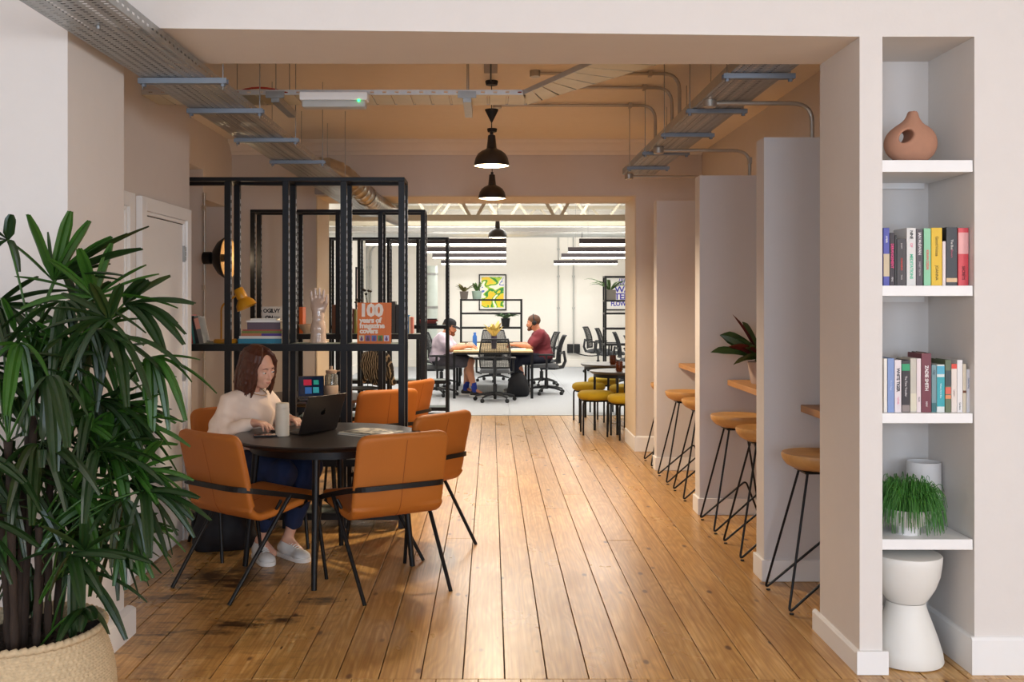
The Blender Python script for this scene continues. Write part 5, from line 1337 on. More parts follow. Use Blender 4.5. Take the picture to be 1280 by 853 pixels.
# ================================================================== SMALL THINGS
PAGES = mat('paper_edges', '#e2dac6', 0.9, var=0.06, scale=60, stretch=(1,40,1))
PAPER = mat('white_paper', '#e8e6e0', 0.8)
def ink(h): return mat('ink_'+h, '#'+h, 0.6)
def cover(h): return mat('cover_'+h, '#'+h, 0.45, var=0.05)
def book(label, w_, h, dep, col, loc, rz=0.0, lean=0.0, spine=(), bands=(), group=None, name='book'):
    """upright book: spine faces -Y at y=0, width along X, base at z=0; spine = [(text, size, colour, z centre fraction, bold)]"""
    t = thing(name, label, 'book', loc, rz, group)
    L = Matrix.Rotation(lean, 4, 'Y')
    c = MB().box(-w_/2,w_/2,0,0.003,0,h).box(-w_/2,-w_/2+0.0022,0.003,dep,0,h).box(w_/2-0.0022,w_/2,0.003,dep,0,h).xf(L)
    cv = obj('cover', c, cover(col), t, 30, 0.0008, seg=1)
    obj('pages', MB().box(-w_/2+0.0023,w_/2-0.0023,0.0032,dep-0.003,0.003,h-0.003).xf(L), PAGES, t)
    for z0, z1, bc in bands: obj('spine_band', MB().box(-w_/2+0.0002,w_/2-0.0002,-0.0004,0.0008,h*z0,h*z1).xf(L), cover(bc), cv)
    for tx, sz, tc, zc, bold in spine:
        M = L @ Matrix.Translation((0,-0.0009,h*zc)) @ Matrix.Rotation(math.pi/2,4,'Y') @ Matrix.Rotation(math.pi/2,4,'X')
        me = text_mesh(tx, sz, M, 0.0002, bold=bold); obj('spine_lettering', me, ink(tc), cv)
    return t
def row(zshelf, y, y0, sc, org, bottom, items, dep=0.135):
    for (a, b, top, col, lab, spine, bands) in items:
        xa, xb = px(org+a/sc, y0), px(org+b/sc, y0); h = (bottom-top)/sc*y0/F
        book(lab, xb-xa-0.0006, h, dep, col, ((xa+xb)/2, y, zshelf), spine=spine, bands=bands)
row(1.554, 4.02, 4.02, 8.123, 1095, 703, [
 (76,137,115,'4b4fa6','blue and cream book at the pier end of the upper niche row',[('AMBER',0.010,'ffffff',0.80,0.0)],[(0.16,0.55,'cdbb9a')]),
 (140,188,165,'2a1a24','slim black book with bright pink lettering',[('DERANGEMENT',0.015,'e0467f',0.56,0.0004),('PENS',0.009,'e8e0e0',0.12,0)],[]),
 (190,211,190,'161314','narrow plain black book beside the pink lettering',[],[]),
 (213,305,228,'3b3436','charcoal book with small red lettering',[('CHANGING',0.010,'d8433a',0.46,0.0002),('SHORT',0.008,'d8d0cc',0.85,0),('TALES',0.008,'d8d0cc',0.18,0)],[]),
 (312,405,115,'dcdad6','white book with mint and pink spine lettering',[('MEDITATIONS',0.017,'5cc39b',0.33,0.0005),('NINE',0.016,'2b2b2b',0.88,0.0004),('OF',0.014,'ef8fa6',0.70,0.0003)],[]),
 (408,476,128,'4b4248','dark mauve book with pale author lettering, beside the mint green spine',[('IAN McEWAN',0.016,'e6dfe0',0.74,0.0003),('SWEET TOOTH',0.009,'cfc6c8',0.30,0)],[]),
 (486,558,120,'8ccaa0','mint green book with coral lettering',[('KIRAN DESAI',0.015,'e0605e',0.45,0.0003)],[]),
 (562,672,114,'e2b80f','yellow book with handwritten black spine title',[('JOANNA',0.016,'2a2410',0.22,0.0),('Good Voices',0.017,'2a2410',0.68,0.0)],[]),
 (676,709,252,'e6d9d6','thin pale pink book next to the yellow spine',[],[]),
 (714,825,108,'2a2e35','dark slate book with small cream square on its spine',[('The Blue',0.013,'e6e2dc',0.70,0.0),('Flowers',0.012,'cf6f80',0.55,0.0)],[(0.06,0.13,'d8b58a')]),
 (834,940,116,'d6434c','red book closing the upper niche row, opposite the blue one',[('SECRETS',0.016,'7a1f28',0.22,0.0004)],[(0.55,0.92,'e9a9a6')])])
row(1.042, 4.02, 4.02, 8.123, 1095, 697, [
 (79,114,150,'e8e2d8','thin white book at the pier end of the lower niche row',[],[]),
 (118,186,148,'7f97c6','pale blue book with a worn spine',[('Short Days',0.010,'c9d3ea',0.5,0)],[]),
 (190,258,165,'e3d8da','white book with bold black title and pink footer',[('WHITE TIGER',0.017,'1c1c22',0.62,0.0005),('NOVEL',0.010,'e06a8c',0.22,0)],[]),
 (262,345,168,'241b22','black book with a green patch at the top of its spine',[('The Time Traveller',0.012,'e6dfe0',0.50,0.0)],[(0.80,0.93,'1f9a67'),(0.01,0.14,'8a7d78')]),
 (348,412,148,'c2bcae','grey-beige cloth book with a rubbed spine',[],[(0.02,0.35,'d6cfb8')]),
 (414,458,150,'e6d6d6','thin white and blush book with tiny lettering',[('RARE',0.009,'4a4046',0.24,0)],[]),
 (462,562,98,'6e2636','tall maroon book with large white lettering',[('ZADIE SMITH',0.019,'ece4e2',0.58,0.0005),('NW',0.012,'ece4e2',0.14,0)],[]),
 (565,615,215,'6f8f94','grey teal book with a dark base',[('City',0.012,'1f2c44',0.84,0)],[(0.0,0.2,'27666a')]),
 (618,697,212,'d6dcd8','white book with a turquoise panel',[('Where Art Is Blue',0.009,'eafafa',0.45,0)],[(0.12,0.74,'2aa3ad'),(0.80,0.97,'49a9c4')]),
 (703,762,165,'5d6a4c','olive book with coral floral spine',[],[(0.35,0.48,'d8604a'),(0.26,0.33,'e08a58'),(0.5,0.8,'2f3c40')]),
 (766,822,205,'e2d6cc','cream book with a red top band',[('Letters',0.010,'8a6a60',0.4,0)],[(0.90,1.0,'d8402c')]),
 (824,880,165,'e4e0de','white book with scattered red dots',[('Gardens',0.010,'3a3a40',0.12,0)],[]),
 (882,918,205,'dccfb6','thin cream book with a brown dot',[],[(0.40,0.45,'6a3a20')]),
 (921,960,260,'e2e0e2','shortest white book, closing the lower niche row',[('Cosmos Rising',0.008,'3c4a7a',0.68,0)],[])])
book('dark brown book lying behind the maroon spine', 0.02, 0.152*3.95/4.02+0.085, 0.10, '4a2420', (px(1095+420/8.123,4.24), 4.175, 1.042), rz=math.pi/2*0.0)
# clay vase with a hole
t = thing('clay_vase', 'terracotta pebble-shaped vase with an off-centre hole, on the top niche shelf', 'vase', (1.736, 4.11, 2.057))
f = Field((-0.14,-0.08,-0.01), (0.14,0.08,0.24), 0.003)
f.ell((0.012,0,0.086), (0.094,0.058,0.086), 0.02).ell((-0.045,0,0.080), (0.062,0.048,0.058), 0.05).cone((-0.05,0,0.10),(0.0,0,0.17),0.03,0.02,0.04)
f.cone((0.006,0,0.15),(0.006,0,0.200),0.024,0.019,0.03).cone((0.006,0,0.198),(0.006,0,0.204),0.022,0.021,0.006)
f.ell((-0.040,0,0.108), (0.034,0.2,0.021), 0.012, 'sub', R=Matrix.Rotation(-0.75,3,'Y'))
f.cone((0.006,0,0.19),(0.006,0,0.24),0.013,0.014,0.003,'sub'); f.above(0.0)
obj('body', f.mesh('vase',2), mat('terracotta_clay','#ae7f66',0.85,var=0.08,scale=30,bump=0.1,bscale=200), t)
# tall white vase
t = thing('ceramic_vase', 'tall white cylinder vase behind the trailing plant', 'vase', (1.858, 4.27, 0.537))
obj('body', MB().lathe([(0,0),(0.045,0),(0.047,0.014),(0.068,0.04),(0.070,0.05),(0.070,0.262),(0.067,0.266),(0.064,0.262),(0.064,0.05),(0,0.04)], 40), CER, t, angle=40)
obj('foot_ring', MB().lathe([(0.04,0),(0.047,0),(0.047,0.006),(0.04,0.006)], 32), CER, t)

# ---- first shelving unit
Z1 = ZS1+0.001
def ux(x, d=6.62): return px(x, d)
book('thin red book, outermost of the leaning books on the first shelving unit', 0.018, 0.19, 0.15, 'b5282c', (ux(243),6.55,Z1), lean=-0.09)
book('teal book leaning between red and black on the first shelving unit', 0.014, 0.185, 0.15, '2f6a66', (ux(246.5),6.55,Z1), lean=-0.14)
book('black book leaning against the teal one on the first shelving unit', 0.018, 0.185, 0.15, '17161a', (ux(250.5),6.55,Z1), lean=-0.17)
book('grey book with a salmon label, last of the leaning books', 0.030, 0.180, 0.15, '6d665f', (ux(255.8),6.55,Z1), lean=-0.22, bands=[(0.55,0.95,'c98a78')])
# yellow desk lamp
MUST = mat('mustard_enamel', '#c8891a', 0.35, var=0.04)
t = thing('desk_lamp', 'mustard yellow desk lamp with a bent stem', 'desk lamp', (ux(281),6.64,Z1))
k_ = 6.64/F
def lp(x, y, dy=0.0): return Vector(((x-281)*k_, dy, (429-y)*k_))
obj('base', MB().lathe([(0,0),(0.075,0),(0.079,0.006),(0.077,0.022),(0.070,0.028),(0,0.028)], 36), MUST, t, angle=40)
obj('stem', MB().tube(fillet([lp(275.5,424), lp(275.5,382), lp(295,369)], 0.04, 6), 0.0065, 10), MUST, t, angle=60)
axs = (lp(308.5,386)-lp(296.5,361)).normalized(); c0 = lp(296.5,361)
obj('shade', MB().lathe([(0,0.0),(0.028,0.0),(0.033,0.006),(0.036,0.066),(0.034,0.074),(0.042,0.080),(0.062,0.105),(0.070,0.138),(0.067,0.138),(0.058,0.108),(0.038,0.083),(0,0.08)], 32, c0, axs), MUST, t, angle=40)
obj('lamp_socket', MB().lathe([(0,0.085),(0.02,0.085),(0.024,0.11),(0.015,0.125),(0,0.128)], 16, c0, axs), PAPER, t)
obj('joint', MB().lathe([(0,-0.01),(0.011,-0.01),(0.011,0.01),(0,0.01)], 12, lp(295,369), (0,1,0)), MUST, t)
obj('power_cord', MB().tube([Vector((-0.07,0,0.008))]+bezier((-0.07,0.0,0.006),(-0.13,-0.03,0.02),(-0.17,0.05,0.006),8), 0.003, 6), BLACKM, t)
# lying stack
zz = Z1
for lab, x0, x1, hh, col, dep in (('teal book at the bottom of the lying stack',297.5,352,6.0,'2b7f9a',0.20),('white book second from the bottom of the lying stack',299,351.5,3.2,'dcd8cf',0.2),('orange and purple book in the lying stack',301.5,352,3.4,'b06a4a',0.19),('olive green book in the lying stack',302,352,2.8,'6f7a34',0.19),('thin red book in the lying stack',303,352,1.8,'9a4a3c',0.19),('thick grey-purple book in the lying stack',309,350.5,9.0,'5a4a56',0.17),('white book near the top of the lying stack',308,350,2.2,'e2e0da',0.17),('white booklet on top of the lying stack',313,345,2.4,'d8d4cc',0.15)):
    d = 6.58; w_, h = (x1-x0)*d/F, hh*d/F
    t = thing('book', lab, 'book', (px((x0+x1)/2,d), d, zz))
    cv = obj('cover', MB().box(-w_/2,w_/2,0,0.002,0,h).box(-w_/2,w_/2,0.002,dep,0,0.0018).box(-w_/2,w_/2,0.002,dep,h-0.0018,h), cover(col), t)
    obj('pages', MB().box(-w_/2+0.003,w_/2-0.003,0.0022,dep-0.003,0.0019,h-0.0019), PAGES, t)
    if 'orange' in lab: obj('spine_band', MB().box(0.0,w_/2,-0.0005,0.001,0.001,h-0.001), cover('4a3080'), cv)
    zz += h+0.0002
def cover_book(label, x0, x1, ytop, d, zb, col, lines, th=0.025, tilt=0.06, extra=None):
    w_ = (x1-x0)*d/F; h = pz(ytop,d)-zb
    t = thing('book', label, 'book', (px((x0+x1)/2,d), d, zb))
    L = Matrix.Rotation(-tilt,4,'X')
    cv = obj('cover', MB().box(-w_/2,w_/2,0,0.0022,0,h).box(-w_/2,w_/2,th-0.0022,th,0,h).box(-w_/2,-w_/2+0.0022,0.0022,th-0.0022,0,h).xf(L), cover(col), t)
    obj('pages', MB().box(-w_/2+0.0024,w_/2-0.004,0.0024,th-0.0024,0.003,h-0.003).xf(L), PAGES, t)
    for tx, sz, tc, fx, fz, bold, sx in lines:
        M = L @ Matrix.Translation((-w_/2+fx*w_,-0.0006,fz*h)) @ Matrix.Rotation(math.pi/2,4,'X')
        obj('cover_lettering', text_mesh(tx, sz*h, M, 0.0002, align='LEFT', bold=bold, sx=sx), ink(tc), cv)
    if extra: extra(t, cv, L, w_, h)
    return t
cover_book('white book with bold black cover lettering standing behind the lying stack', 327, 351.5, 383.5, 6.735, Z1, 'cfc4b6', [('OGILVY',0.15,'151210',0.06,0.88,0.0016,0.95),('ON',0.15,'151210',0.16,0.69,0.0016,0.95),('Advert',0.07,'3a3028',0.62,0.71,0.0,0.9),('ising',0.07,'3a3028',0.62,0.65,0.0,0.9)])
def thumbs(t, cv, L, w_, h):
    cols = ('d8c9a8','7a5a8a','4a6aa0','4f8a3c','c9c4d8'); 
    for i, c in enumerate(cols):
        x = -w_/2+w_*(0.13+i*0.185)
        obj('cover_thumbnail', MB().box(x-w_*0.075,x+w_*0.075,-0.0005,0.0005,h*0.06,h*0.20).xf(L), cover(c), cv)
        obj('cover_figure', MB().lathe([(0,0.0),(w_*0.03,0),(w_*0.045,h*0.05),(w_*0.015,h*0.065),(w_*0.03,h*0.09),(0,h*0.115)], 8).xf(L @ Matrix.Translation((x,-0.0008,h*0.07)) @ Matrix.Diagonal((1,0.02,1,1))), cover('5a3a30' if i % 2 else '6a2a6a'), cv)
    obj('jacket_dark_strip', MB().box(w_/2-w_*0.16,w_/2-w_*0.155,-0.0003,0.0005,0,h).xf(L), cover('b8481c'), cv)  # narrow strip of darker orange down the jacket
cover_book('orange book facing out with large white cover lettering', 446.5, 488.5, 378.5, 6.56, Z1, 'dc6f12', [('100',0.42,'f2e6d8',0.05,0.80,0.0055,1.0),('years of',0.175,'f2e6d8',0.07,0.565,0.0022,1.05),('magazine',0.175,'f2e6d8',0.07,0.435,0.0022,1.05),('covers',0.175,'f2e6d8',0.07,0.305,0.0022,1.05)], th=0.03, tilt=0.05, extra=thumbs)
# porcelain hand
t = thing('hand_sculpture', 'glazed porcelain hand sculpture standing upright on the first shelving unit', 'sculpture', (ux(397.5),6.63,Z1))
f = Field((-0.1,-0.08,-0.005), (0.1,0.08,0.40), 0.0035)
f.chain([(0,0,0.0),(0,0,0.10),(0.0,0,0.19),(0,0,0.225)], [0.056,0.046,0.036,0.040], 0.02)
f.ell((0,0,0.255), (0.050,0.028,0.05), 0.025)
for i, (x, L_) in enumerate(((-0.040,0.082),(-0.016,0.100),(0.009,0.102),(0.033,0.088))):
    f.chain([(x*0.8,0,0.26),(x*1.05,-0.004,0.26+L_*0.5),(x*1.18,-0.006,0.26+L_)], [0.014,0.0115,0.009], 0.006)
f.chain([(0.035,-0.01,0.225),(0.058,-0.02,0.27),(0.062,-0.022,0.315)], [0.017,0.012,0.0095], 0.012); f.above(0.0)
obj('hand', f.mesh('hand',1), mat('glazed_porcelain','#c3aa98',0.18,var=0.05,coat=0.6), t)
obj('base_ring', MB().lathe([(0.05,0),(0.058,0.0),(0.060,0.006),(0.057,0.012),(0.05,0.012)], 32), mat('glazed_porcelain','#c3aa98'), t)

# ---- second shelving unit
Z2 = 1.189
t = thing('ceramic_bowl', 'small beige bowl on the second shelving unit', 'bowl', (px(383,8.98),8.98,Z2))
obj('bowl', MB().lathe([(0,0),(0.03,0),(0.034,0.012),(0.062,0.05),(0.07,0.085),(0.066,0.085),(0.058,0.052),(0,0.02)], 32), mat('beige_stoneware','#bda48c',0.6), t, angle=40)
obj('foot_ring', MB().lathe([(0.026,0),(0.034,0),(0.034,0.005),(0.026,0.005)], 24), mat('beige_stoneware','#bda48c'), t)
for lab, x0, x1, yt, col, sp in (('orange-spined book beside the beige bowl',374,378.5,384,'c9601e',()),('tan box-like book by the opening jamb on the second shelving unit',415,420,381,'8a5a3c',()),('dark red book behind the orange cover book',439.5,442,386,'5a1f22',()),('olive book behind the orange cover book',442.5,445,387,'6a6426',()),('tall dark brown book next to the orange cover book',489.5,494,377,'2b2724',()),('black book beside the tall dark one on the second shelving unit',494.5,498,381,'151416',()),('blue book on the second shelving unit by its end post',508.5,511,394,'2f6aa0',()),('cream book on the second shelving unit by its end post',511.3,513,396,'d8c8ac',()),('pale red book on the second shelving unit by its end post',513.2,516,396.5,'b86a5a',())):
    d = 8.95; book(lab, (x1-x0)*d/F, pz(yt,d)-Z2, 0.15, col, (px((x0+x1)/2,d), d, Z2), spine=sp)
def bud_vase(label, x, y, z, hgt, stems):
    t = thing('bud_vase', label, 'vase', (x,y,z)); r = random.Random(int(x*100))
    obj('vase', MB().lathe([(0,0),(0.03,0),(0.035,0.04),(0.012,0.09),(0.012,0.12),(0.009,0.12),(0.009,0.09),(0,0.02)], 20), mat('dark_glass','#4a4038',0.2), t, angle=50)
    for i in range(stems):
        e = Vector((r.uniform(-0.07,0.07), r.uniform(-0.04,0.04), hgt*r.uniform(0.75,1.0)))
        s_ = obj('stem', MB().tube(bezier((0,0,0.1),(e.x*0.3,e.y*0.3,e.z*0.7),e,6), 0.002, 5), mat('dry_stem','#4a4a30',0.8), t)
        obj('seed_head', MB().lathe([(0,-0.012),(0.012,-0.004),(0.014,0.004),(0,0.014)], 8, e), mat('dark_seed_head','#2a2018',0.8), s_)
bud_vase('bud vase with dry dark seed heads behind the orange cover book', px(462,9.0), 9.0, Z2, 0.40, 5)
bud_vase('bud vase with small brown sprigs beside the dark red book', px(451.5,9.06), 9.06, Z2, 0.36, 3)
# ---- third shelving unit
z = 1.162
for lab, col, h, x0, x1 in (('black book lowest in the pile on the third shelving unit','1d1a1c',0.022,521,546),('dark red book in the pile on the third shelving unit','7a2420',0.026,520,545),('brick red book in the pile on the third shelving unit','9a3a2c',0.020,522,547),('black book on top of the pile on the third shelving unit','201a1a',0.014,532,546)):
    d = 12.9; w_ = (x1-x0)*d/F
    t = thing('book', lab, 'book', (px((x0+x1)/2,d), d, z))
    obj('cover', MB().box(-w_/2,w_/2,0,0.003,0,h).box(-w_/2,w_/2,0.003,0.18,0,0.003).box(-w_/2,w_/2,0.003,0.18,h-0.003,h), cover(col), t)
    obj('pages', MB().box(-w_/2+0.003,w_/2-0.003,0.0032,0.177,0.0032,h-0.0032), PAGES, t)
    z += h+0.0003

# ---- on the woman's table
ZT1 = 0.7422
LAP = mat('space_grey_aluminium', '#4a4542', 0.38, 0.75, var=0.04)
def laptop(label, loc, rz, lid_deg, screen, logo, Wd=0.31, Dp=0.22):
    """origin at hinge centre; keyboard toward +Y... the user sits on +Y, the lid leans to -Y"""
    t = thing('laptop', label, 'laptop', loc, rz)
    b = obj('base', MB().box(-Wd/2,Wd/2,0,Dp,0.001,0.0135), LAP, t, 30, 0.004)
    kb = MB()
    for r_ in range(5):
        for c_ in range(12): kb.box(-Wd/2+0.022+c_*0.0225,-Wd/2+0.041+c_*0.0225,0.02+r_*0.02,0.036+r_*0.02,0.0136,0.0146)
    o = obj('keys', kb, BLACKM, b); o['kind'] = 'stuff'
    obj('trackpad', MB().box(-0.055,0.055,0.13,0.205,0.0136,0.0140), LAP, b)
    L = Matrix.Translation((0,0.002,0.010)) @ Matrix.Rotation(math.radians(lid_deg),4,'X')
    l = obj('lid', MB().box(-Wd/2,Wd/2,-0.006,0,0.0,Dp).xf(L), LAP, t, 30, 0.0025)
    obj('screen', MB().box(-Wd/2+0.008,Wd/2-0.008,0.0002,0.0012,0.012,Dp-0.008).xf(L), screen, l)
    if logo:
        f = Field((-0.03,-0.03,-0.02), (0.03,0.04,0.02), 0.0012)
        f.ell((-0.006,0,0),(0.0125,0.0155,0.01),0.006).ell((0.006,0,0),(0.0125,0.0155,0.01),0.006)
        f.ell((0.0205,0.004,0),(0.0085,0.0085,0.02),0.0,'sub'); f.ell((0.004,0.0215,0),(0.0035,0.0065,0.006),0.0,R=Matrix.Rotation(-0.6,3,'Z'))
        me = f.mesh('logo',1); me.transform(L @ Matrix.Translation((0,-0.0062,Dp*0.52)) @ Matrix.Rotation(math.pi/2,4,'X') @ Matrix.Diagonal((1,1,0.06,1)))
        obj('lid_logo', me, mat('mirror_black_logo','#0d0c0c',0.15,0.5), l)
    return t
DIM = mat('laptop_screen_glow','#30343c',0.2,emit='#c8d2e0',estr=0.6)
LT = laptop('open grey laptop on the round table, its lid turned to the magazine', (-0.985,5.665,ZT1), rot_to(-0.83,0.55), 20, DIM, True)
t = thing('drinks_bottle', 'cream cylindrical drinks bottle beside the laptop', 'bottle', (px(353,5.50),5.50,ZT1))
CRB = mat('cream_bottle','#cfc6b4',0.5,var=0.02)
obj('bottle_body', MB().lathe([(0,0),(0.034,0),(0.0375,0.004),(0.0375,0.155),(0,0.155)], 36), CRB, t, angle=40)
obj('bottle_cap', MB().lathe([(0,0.156),(0.0365,0.156),(0.0365,0.178),(0.033,0.184),(0,0.185)], 36), CRB, t, angle=40)
t = thing('smartphone', 'black smartphone lying beside the drinks bottle', 'phone', (px(333,5.49),5.49,ZT1), 0.25)
obj('phone_body', MB().box(-0.07,0.07,-0.035,0.035,0.0,0.009), BLACKM, t, 30, 0.004)
obj('phone_screen', MB().box(-0.067,0.067,-0.032,0.032,0.009,0.0094), mat('phone_glass','#0b0c10',0.08), t)
def magazine_mat():
    m = bpy.data.materials.new('magazine_cover'); m.use_nodes = True; N = m.node_tree.nodes; L = m.node_tree.links
    tc = N.new('ShaderNodeTexCoord'); nz = N.new('ShaderNodeTexNoise'); nz.inputs['Scale'].default_value = 14; nz.inputs['Detail'].default_value = 3; nz.inputs['Distortion'].default_value = 1.0
    L.new(tc.outputs['Object'], nz.inputs['Vector']); r = N.new('ShaderNodeValToRGB'); e = r.color_ramp.elements
    e[0].position = 0.36; e[0].color = rgb('#3a3a38'); e[1].position = 0.60; e[1].color = rgb('#e2ddd0'); q = e.new(0.45); q.color = rgb('#8f8a7c'); q = e.new(0.52); q.color = rgb('#d8cfb4')
    L.new(nz.outputs['Fac'], r.inputs[0]); L.new(r.outputs[0], N['Principled BSDF'].inputs['Base Color']); N['Principled BSDF'].inputs['Roughness'].default_value = 0.3; return m
for i, (lab, dx, rz) in enumerate((('dark magazine lying under the printed one on the round table',0.0,-0.62),('glossy magazine with a pale photo cover on the round table',0.008,-0.55))):
    t = thing('magazine', lab, 'magazine', (px(462,5.56)+dx, 5.57, ZT1+i*0.0085), rz)
    def pg(u, v, top): 
        return ((u-0.5)*0.29, (v-0.5)*0.215, (0.0075 if top else 0.0005)+(0.004*math.sin(u*math.pi)**2 if top and i else 0))
    mb = MB().box(-0.145,0.145,-0.107,0.107,0.0005,0.007)
    obj('pages', mb, PAGES, t)
    obj('cover', MB().grid(lambda u, v: pg(u, v, True), 10, 4), magazine_mat() if i else mat('dark_cover','#2a2830',0.35), t, angle=180, solid=0.0008)
# ---- on the second table
ZT2 = 0.7422
def ui_mat():
    m = bpy.data.materials.new('lit_screen_panels'); m.use_nodes = True; b = m.node_tree.nodes['Principled BSDF']
    b.inputs['Base Color'].default_value = rgb('#05070c'); b.inputs['Roughness'].default_value = 0.1; b.inputs['Emission Color'].default_value = rgb('#10223a'); b.inputs['Emission Strength'].default_value = 0.5; return m
L2 = laptop('small open laptop with coloured panels on its screen, on the second round table', (px(389,7.55),7.55,ZT2), 0.0+math.pi+0.25, 18, ui_mat(), False, 0.20, 0.17)
scr = [c for c in L2.children if c.name.startswith('lid')][0]
LL = Matrix.Translation((0,0.002,0.010)) @ Matrix.Rotation(math.radians(18),4,'X')
for x0, x1, z0, z1, c in ((-0.06,-0.02,0.10,0.135,'1f8a80'),(-0.005,0.055,0.095,0.14,'a0203c'),(-0.06,-0.015,0.035,0.08,'2a8a9a'),(-0.005,0.045,0.03,0.08,'2a5a9a')):
    obj('screen_panel', MB().box(x0,x1,0.0013,0.0018,z0,z1).xf(LL), mat('ui_'+c,'#'+c,0.3,emit='#'+c,estr=0.25), scr)
t = thing('beige_canister', 'beige canister with a clear jar and tap on the second round table', 'canister', (px(414,7.6),7.6,ZT2))
obj('canister_body', MB().lathe([(0,0),(0.05,0),(0.054,0.006),(0.054,0.095),(0.05,0.10),(0,0.10)], 32), mat('beige_plastic','#a38d7a',0.5), t, angle=40)
obj('jar', MB().lathe([(0.05,0.10),(0.05,0.17),(0.035,0.19),(0.032,0.19),(0.046,0.168),(0.046,0.10)], 28), mat('clear_glass','#cfd0cc',0.05,trans=0.9), t, angle=40)
obj('lid', MB().lathe([(0,0.19),(0.04,0.19),(0.042,0.194),(0.042,0.214),(0.012,0.22),(0.012,0.245),(0,0.245)], 28), mat('beige_plastic','#a38d7a'), t, angle=40)
obj('tap', MB().tube(fillet([(0.04,0,0.205),(0.085,0,0.215),(0.10,0,0.232)],0.02,4), 0.006, 8), mat('beige_plastic','#a38d7a'), t)
# ---- dark backpack on the floor behind the front chair
t = thing('backpack', 'black backpack on the wooden floor by the seated woman', 'bag', (-1.60,5.98,0), 0.3)
f = Field((-0.22,-0.16,-0.01), (0.22,0.16,0.40), 0.007)
f.ell((0,0,0.15),(0.17,0.11,0.16),0.05).ell((0,-0.07,0.12),(0.12,0.06,0.09),0.04).cone((-0.1,0.0,0.06),(0.1,0.0,0.06),0.09,0.09,0.05); f.ripple(0.003,30,40,35); f.above(0.0)
obj('bag_body', f.mesh('bag',1), mat('black_nylon','#14141a',0.7,var=0.2), t)
obj('carry_handle', MB().tube(bezier((-0.05,0.0,0.30),(0,0,0.38),(0.05,0.0,0.30),8), 0.008, 6), BLACKM, t)
obj('strap', MB().tube(bezier((-0.12,0.08,0.26),(-0.24,0.10,0.12),(-0.13,0.09,0.03),10), 0.012, 6), BLACKM, t)
# ---- jacket on a wire chair, far left of the office entrance
t = thing('wire_chair', 'black wire-backed chair under the patterned jacket', 'chair', (px(453,11.7),11.7,0), rot_to(-0.6,-0.8))
obj('seat', MB().lathe([(0,0.44),(0.19,0.44),(0.2,0.45),(0.19,0.46),(0,0.46)], 32), BLACKM, t)
for sx, sy in ((-1,-1),(1,-1),(1,1),(-1,1)): obj('leg', MB().tube([(sx*0.13,sy*0.13,0.44),(sx*0.2,sy*0.2,0.0)], 0.010, 8), BLACK, t)
obj('back_hoop', MB().tube(fillet([(-0.18,-0.16,0.45),(-0.19,-0.22,0.83),(0.19,-0.22,0.83),(0.18,-0.16,0.45)],0.12,8), 0.010, 8), BLACK, t, angle=60)
for x in (-0.08,0,0.08): obj('back_wire', MB().tube([(x,-0.17,0.45),(x,-0.22,0.82)], 0.005, 6), BLACK, t)
def jacket_mat():
    m = bpy.data.materials.new('patterned_jacket'); m.use_nodes = True; N = m.node_tree.nodes; L = m.node_tree.links
    tc = N.new('ShaderNodeTexCoord'); w_ = N.new('ShaderNodeTexWave'); w_.inputs['Scale'].default_value = 9; w_.inputs['Distortion'].default_value = 7; w_.inputs['Detail'].default_value = 2
    L.new(tc.outputs['Object'], w_.inputs['Vector']); r = N.new('ShaderNodeValToRGB'); r.color_ramp.elements[0].position = 0.62; r.color_ramp.elements[0].color = rgb('#2a2420'); r.color_ramp.elements[1].position = 0.8; r.color_ramp.elements[1].color = rgb('#a8977c')
    L.new(w_.outputs['Fac'], r.inputs[0]); L.new(r.outputs[0], N['Principled BSDF'].inputs['Base Color']); N['Principled BSDF'].inputs['Roughness'].default_value = 0.9; return m
t2 = thing('jacket', 'dark jacket with fine cream lines draped over the wire chair', 'jacket', (px(453,11.7),11.7,0.46), rot_to(-0.6,-0.8))
f = Field((-0.32,-0.42,-0.05), (0.32,0.06,0.48), 0.008)
f.cone((-0.17,-0.22,0.37),(0.17,-0.22,0.37),0.035,0.035,0.03).ell((0,-0.26,0.22),(0.22,0.05,0.22),0.03).ell((0,-0.17,0.25),(0.19,0.04,0.17),0.03).cone((0.16,-0.24,0.34),(0.24,-0.27,0.05),0.05,0.035,0.03).cone((-0.16,-0.24,0.34),(-0.24,-0.27,0.05),0.05,0.035,0.03); f.ripple(0.006,24,12,30)
JM = jacket_mat(); obj('jacket_body', f.mesh('jacket',1), JM, t2)
obj('collar', MB().tube(fillet([(-0.09,-0.16,0.36),(-0.07,-0.24,0.415),(0.07,-0.24,0.415),(0.09,-0.16,0.36)],0.04,5), 0.018, 8), JM, t2, angle=60)

# ---- office details
t = thing('water_bottle', 'blue water bottle on the bench desk', 'bottle', (px(593.5,16.2),16.2,0.72))
obj('bottle_body', MB().lathe([(0,0),(0.036,0),(0.038,0.01),(0.036,0.17),(0.02,0.20),(0.018,0.21),(0,0.21)], 24), mat('blue_bottle','#2f6ac0',0.3), t, angle=40)
obj('bottle_cap', MB().lathe([(0,0.211),(0.022,0.211),(0.022,0.235),(0,0.238)], 20), mat('blue_bottle','#2f6ac0'), t)
t = thing('mug', 'white mug on the bench desk beside the blue bottle', 'mug', (px(588,15.9),15.9,0.72))
obj('mug_body', MB().lathe([(0,0),(0.035,0),(0.04,0.005),(0.04,0.09),(0.036,0.09),(0.036,0.01),(0,0.008)], 24), CER, t, angle=40)
obj('mug_handle', MB().tube(bezier((0.038,0,0.075),(0.085,0,0.05),(0.038,0,0.02),8), 0.006, 6), CER, t)
